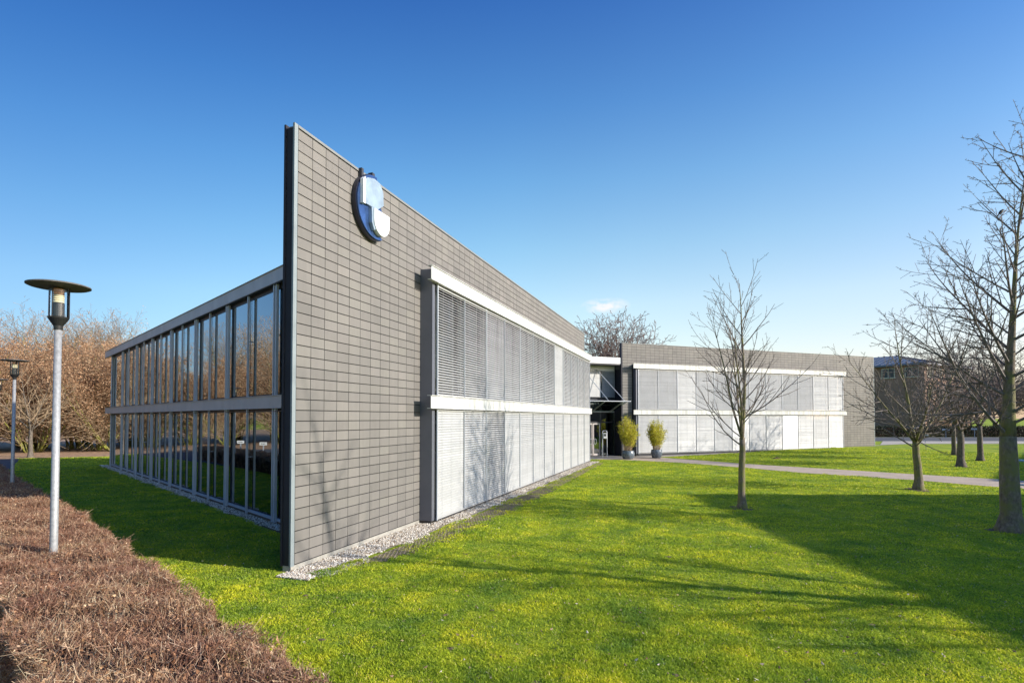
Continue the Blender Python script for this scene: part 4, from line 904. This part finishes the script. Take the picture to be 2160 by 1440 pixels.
bamboo((8.45, 39.75, float(zg(8.45, 39.75)) + 0.018), 'fuller bamboo in a grey glazed pot, nearer to the entrance door', 51,
       [(0.30, 0), (0.36, 0.02), (0.46, 0.22), (0.475, 0.36), (0.43, 0.52), (0.415, 0.56), (0.43, 0.61), (0.39, 0.61), (0.37, 0.52)], 0.61, 2.55, 0.9)
bamboo((10.77, 40.69, float(zg(10.77, 40.69)) + 0.018), 'sparser bamboo in a dark grey pot before the far white blinds', 52,
       [(0.26, 0), (0.32, 0.02), (0.41, 0.24), (0.425, 0.38), (0.40, 0.54), (0.385, 0.58), (0.395, 0.63), (0.36, 0.63), (0.34, 0.54)], 0.63, 2.3, 0.85)

# ------------------------------------------------------------------ small furniture
ic = thing('intercom_post', (7.0, 41.2, 0.0), 'steel intercom stand with white box in front of the entrance door', 'intercom')
mb = MB(); x, y = 7.0, 41.2
mb.tube([(x - 0.17, y, 0.0), (x - 0.17, y, 1.9), (x - 0.14, y, 2.0), (x - 0.06, y, 2.03), (x + 0.06, y, 2.03), (x + 0.14, y, 2.0), (x + 0.17, y, 1.9), (x + 0.17, y, 0.0)], 0.032, 8); mb.build('hoop', M['rail'], ic)
mb = MB(); mb.box(x - 0.10, x + 0.135, y - 0.06, y + 0.06, 1.45, 1.86); bx_ = mb.build('box', M['white'], ic)
mb = MB(); mb.box(x - 0.06, x + 0.09, y - 0.068, y - 0.061, 1.62, 1.80); mb.build('panel', M['dark_steel'], bx_)
hoop = thing('hoop_stand', (18.05, 19.5, 0), 'light blue steel hoop beside the path, behind the thick trunk at right edge', 'bike stand')
mb = MB(); x, y = 18.05, 19.5
mb.tube([(x + 0.04, y, -0.05), (x - 0.02, y, 1.25), (x - 0.08, y + 0.02, 1.42), (x - 0.2, y + 0.06, 1.48), (x - 0.02 + 0.9, y - 0.5, 1.48), (x + 1.05, y - 0.57, 1.42), (x + 1.1, y - 0.6, 1.25), (x + 1.1, y - 0.6, -0.05)], 0.045, 8); mb.build('hoop_tube', M['light_blue_steel'], hoop)
mb = MB(); mb.tube([(x + 0.05, y - 0.01, 0.62), (x + 1.08, y - 0.58, 0.62)], 0.03, 6); mb.build('cross_bar', M['light_blue_steel'], hoop)
def board(x, y, h, label, group, rz, w=0.62, hh=0.2):
    z = float(zg(x, y)); t = thing('sign_board', (0, 0, 0), label, 'sign', group)
    mb = MB(); mb.box(-0.03, 0.03, 0.0, 0.05, -0.05, h - hh * 0.5); mb.build('post', M['rail'], t)
    mb = MB(); mb.box(-w / 2, w / 2, -0.025, -0.002, h - hh, h); b = mb.build('board', M['white'], t)
    mb = MB(); mb.box(-w * 0.32, w * 0.32, -0.030, -0.026, h - hh * 0.62, h - hh * 0.42); mb.build('lettering', M['column'], b)
    t.location = (x, y, z); t.rotation_euler = (0, 0, rz); return t
GS = 'white parking boards on posts'
board(44.2, 58.4, 1.0, 'low white parking board just right of the small spreading trunk, at the pavement edge', GS, -0.6)
board(55.5, 75.4, 1.35, 'white parking board standing higher behind the road, above the small tree fork', GS, -0.6)
board(57.4, 72.2, 1.25, 'white parking board left of the thin farthest tree trunk', GS, -0.6, 0.78)
board(62.3, 73.5, 1.3, 'bluish white parking board between the stout trunk and the one right of it', GS, -0.7, 0.7)
board(47.2, 57.4, 0.95, 'low parking board beside the stout dark trunk', GS, -0.6, 0.55)
for x, y, lb in ((-24.2, 22.6, 'white parking board behind the hedge, mirrored nearest to the tiled wall'), (-26.6, 25.2, 'white parking board behind the hedge, mirrored second from the tiled wall'), (-29.0, 27.9, 'white parking board behind the hedge, mirrored third from the tiled wall')):
    board(x, y, 1.42, lb, GS, 1.9, 0.6, 0.2)
pil = thing('brick_pillar', (53.2, 58.5, 0.2), 'small orange brick pillar at the far right edge behind the thick trunk', 'pillar')
mb = MB(); mb.box(52.85, 53.55, 58.2, 58.8, 0.0, 1.55); mb.build('shaft', M['orange_brick'], pil)
mb = MB(); mb.box(52.78, 53.62, 58.13, 58.87, 1.552, 1.64); mb.build('cap', M['concrete'], pil)

def brick_block(name, label, corner, ang, length, depth, h, roof_h, windows=True):
    """a brick office block: frame W runs along its first face from the corner, p points out of it"""
    W = Wall(corner[0], corner[1], ang)
    t = thing(name, (*W.xy(length / 2, -depth / 2), 0), label, 'building')
    mb = MB(); W.box(mb, 0, length, -0.2, h, -depth, 0); mb.build('wall', M['brick'], t)
    mb = MB(); ov = 0.7
    c = [W.pt(-ov, h, ov), W.pt(length + ov, h, ov), W.pt(length + ov, h, -depth - ov), W.pt(-ov, h, -depth - ov)]
    d = min(length, depth) * 0.42
    tp = [W.pt(d, h + roof_h, -d), W.pt(length - d, h + roof_h, -d), W.pt(length - d, h + roof_h, -depth + d), W.pt(d, h + roof_h, -depth + d)]
    mb.add([q - np.array([0, 0, 0.25]) for q in c] + c + tp, q=[(0, 1, 5, 4), (1, 2, 6, 5), (2, 3, 7, 6), (3, 0, 4, 7), (4, 5, 9, 8), (5, 6, 10, 9), (6, 7, 11, 10), (7, 4, 8, 11), (8, 9, 10, 11), (3, 2, 1, 0)])
    # standing seams
    for face in range(4):
        a, b = c[face], c[(face + 1) % 4]; ta, tb = tp[face], tp[(face + 1) % 4]
        m = int(np.linalg.norm(b - a) / 0.9)
        for k in range(1, m):
            p = a + (b - a) * k / m; e = tb - ta; L2 = float(np.dot(e, e)) + 1e-9
            f = float(np.dot(p - ta, e)) / L2; q_ = ta + e * min(1, max(0, f))
            if f < 0: r = float(np.linalg.norm(p - a)) / (float(np.dot(ta - a, (b - a) / np.linalg.norm(b - a))) + 1e-9); q_ = a + (ta - a) * min(1, r)
            if f > 1: r = float(np.linalg.norm(p - b)) / (float(np.dot(b - tb, (b - a) / np.linalg.norm(b - a))) + 1e-9); q_ = b + (tb - b) * min(1, r)
            mb.tube([p + np.array([0, 0, 0.04]), q_ + np.array([0, 0, 0.04])], 0.07, 4)
    mb.build('roof', M['seam_roof'], t)
    if windows:
        def face_windows(F, L, zs):
            for z in zs:
                n = int(L / 3.2)
                for k in range(n):
                    s = (k + 0.5) * L / n
                    mb = MB()
                    F.box(mb, s - 0.95, s - 0.85, z, z + 1.5, 0.004, 0.10); F.box(mb, s + 0.85, s + 0.95, z, z + 1.5, 0.004, 0.10); F.box(mb, s - 0.04, s + 0.04, z, z + 1.5, 0.004, 0.09)
                    F.box(mb, s - 0.84, s + 0.84, z + 1.4, z + 1.5, 0.004, 0.095); F.box(mb, s - 1.05, s + 1.05, z - 0.16, z - 0.003, 0.004, 0.18)
                    fr_ = mb.build('window', M['cream'], t)
                    mb = MB(); F.box(mb, s - 0.845, s + 0.845, z + 0.002, z + 1.395, 0.003, 0.03); mb.build('pane', M['glass_far'], fr_)
        face_windows(W, length, (h - 2.0,))
        W2 = Wall(*W.xy(length, 0), ang - 90)
        face_windows(W2, depth, (h - 2.0, h - 5.4, h - 8.8)[: 3 if h > 10 else 2])
    return t
M['glass_far'] = plain('dark_window', (0.02, 0.024, 0.03), 0.08, 0, 0.1)
brick_block('brick_building', 'dark brown brick office block with seamed metal roof beyond the road at the right', (63.7 - 0.53 * 20, 84 + 0.85 * 20), 148.06, 20, 17, 11.5, 2.2)
brick_block('brick_building', 'brick block out of frame at the right that shades the near lawn', (26.9, 14.5), 180, 27, 22, 8.5, 1.4)
brick_block('brick_building', 'brick block out of frame at the right that shades the far lawn corner', (60.2, 36.8), -135, 24, 14, 8.5, 1.4)
hs_ = thing('house', (-77, 97, 0), 'small orange brick house glimpsed through the brown trees on the left', 'house')
mb = MB(); mb.box(-79.5, -74.5, 95, 100, -0.2, 2.9); mb.build('wall', M['orange_brick'], hs_)
mb = MB(); mb.add([(-79.9, 94.6, 2.9), (-74.1, 94.6, 2.9), (-74.1, 100.4, 2.9), (-79.9, 100.4, 2.9), (-79.9, 97.5, 4.6), (-74.1, 97.5, 4.6)], t=[(0, 4, 3), (1, 2, 5)], q=[(0, 1, 5, 4), (2, 3, 4, 5), (3, 2, 1, 0)]); mb.build('roof', M['roofing'], hs_)
def road_hedge():
    g = np.random.default_rng(61); x0, x1, y0, y1, h = 43.0, 95.0, 77.0, 78.3, 1.75
    t = thing('hedge', ((x0 + x1) / 2, (y0 + y1) / 2, 0.3), 'long dark clipped hedge along the far side of the road', 'hedge')
    mb = MB(); mb.box(x0 + .15, x1 - .15, y0 + .15, y1 - .15, 0, h - .12); mb.build('core', M['hedge_filler'], t)
    n = 16000; c = np.stack([g.uniform(x0, x1, n), g.uniform(y0, y1, n), g.uniform(0.3, h, n)], 1); top = g.uniform(0, 1, n) < 0.45
    c[top, 2] = h + g.normal(0, 0.06, top.sum()); c[~top, 1] = y0 + g.normal(0, 0.07, (~top).sum())
    s = g.uniform(0.05, 0.11, n); a = g.normal(size=(n, 3)); a /= np.linalg.norm(a, axis=1)[:, None]; b = np.cross(a, g.normal(size=(n, 3))); b /= np.linalg.norm(b, axis=1)[:, None]
    v = np.stack([c - a * s[:, None], c - b * (s * .6)[:, None], c + a * s[:, None], c + b * (s * .6)[:, None]], 1)
    mb = MB(); mb.add(v.reshape(-1, 3), q=np.arange(n * 4).reshape(-1, 4)); mb.build('leaves', M['evergreen'], t)
road_hedge()
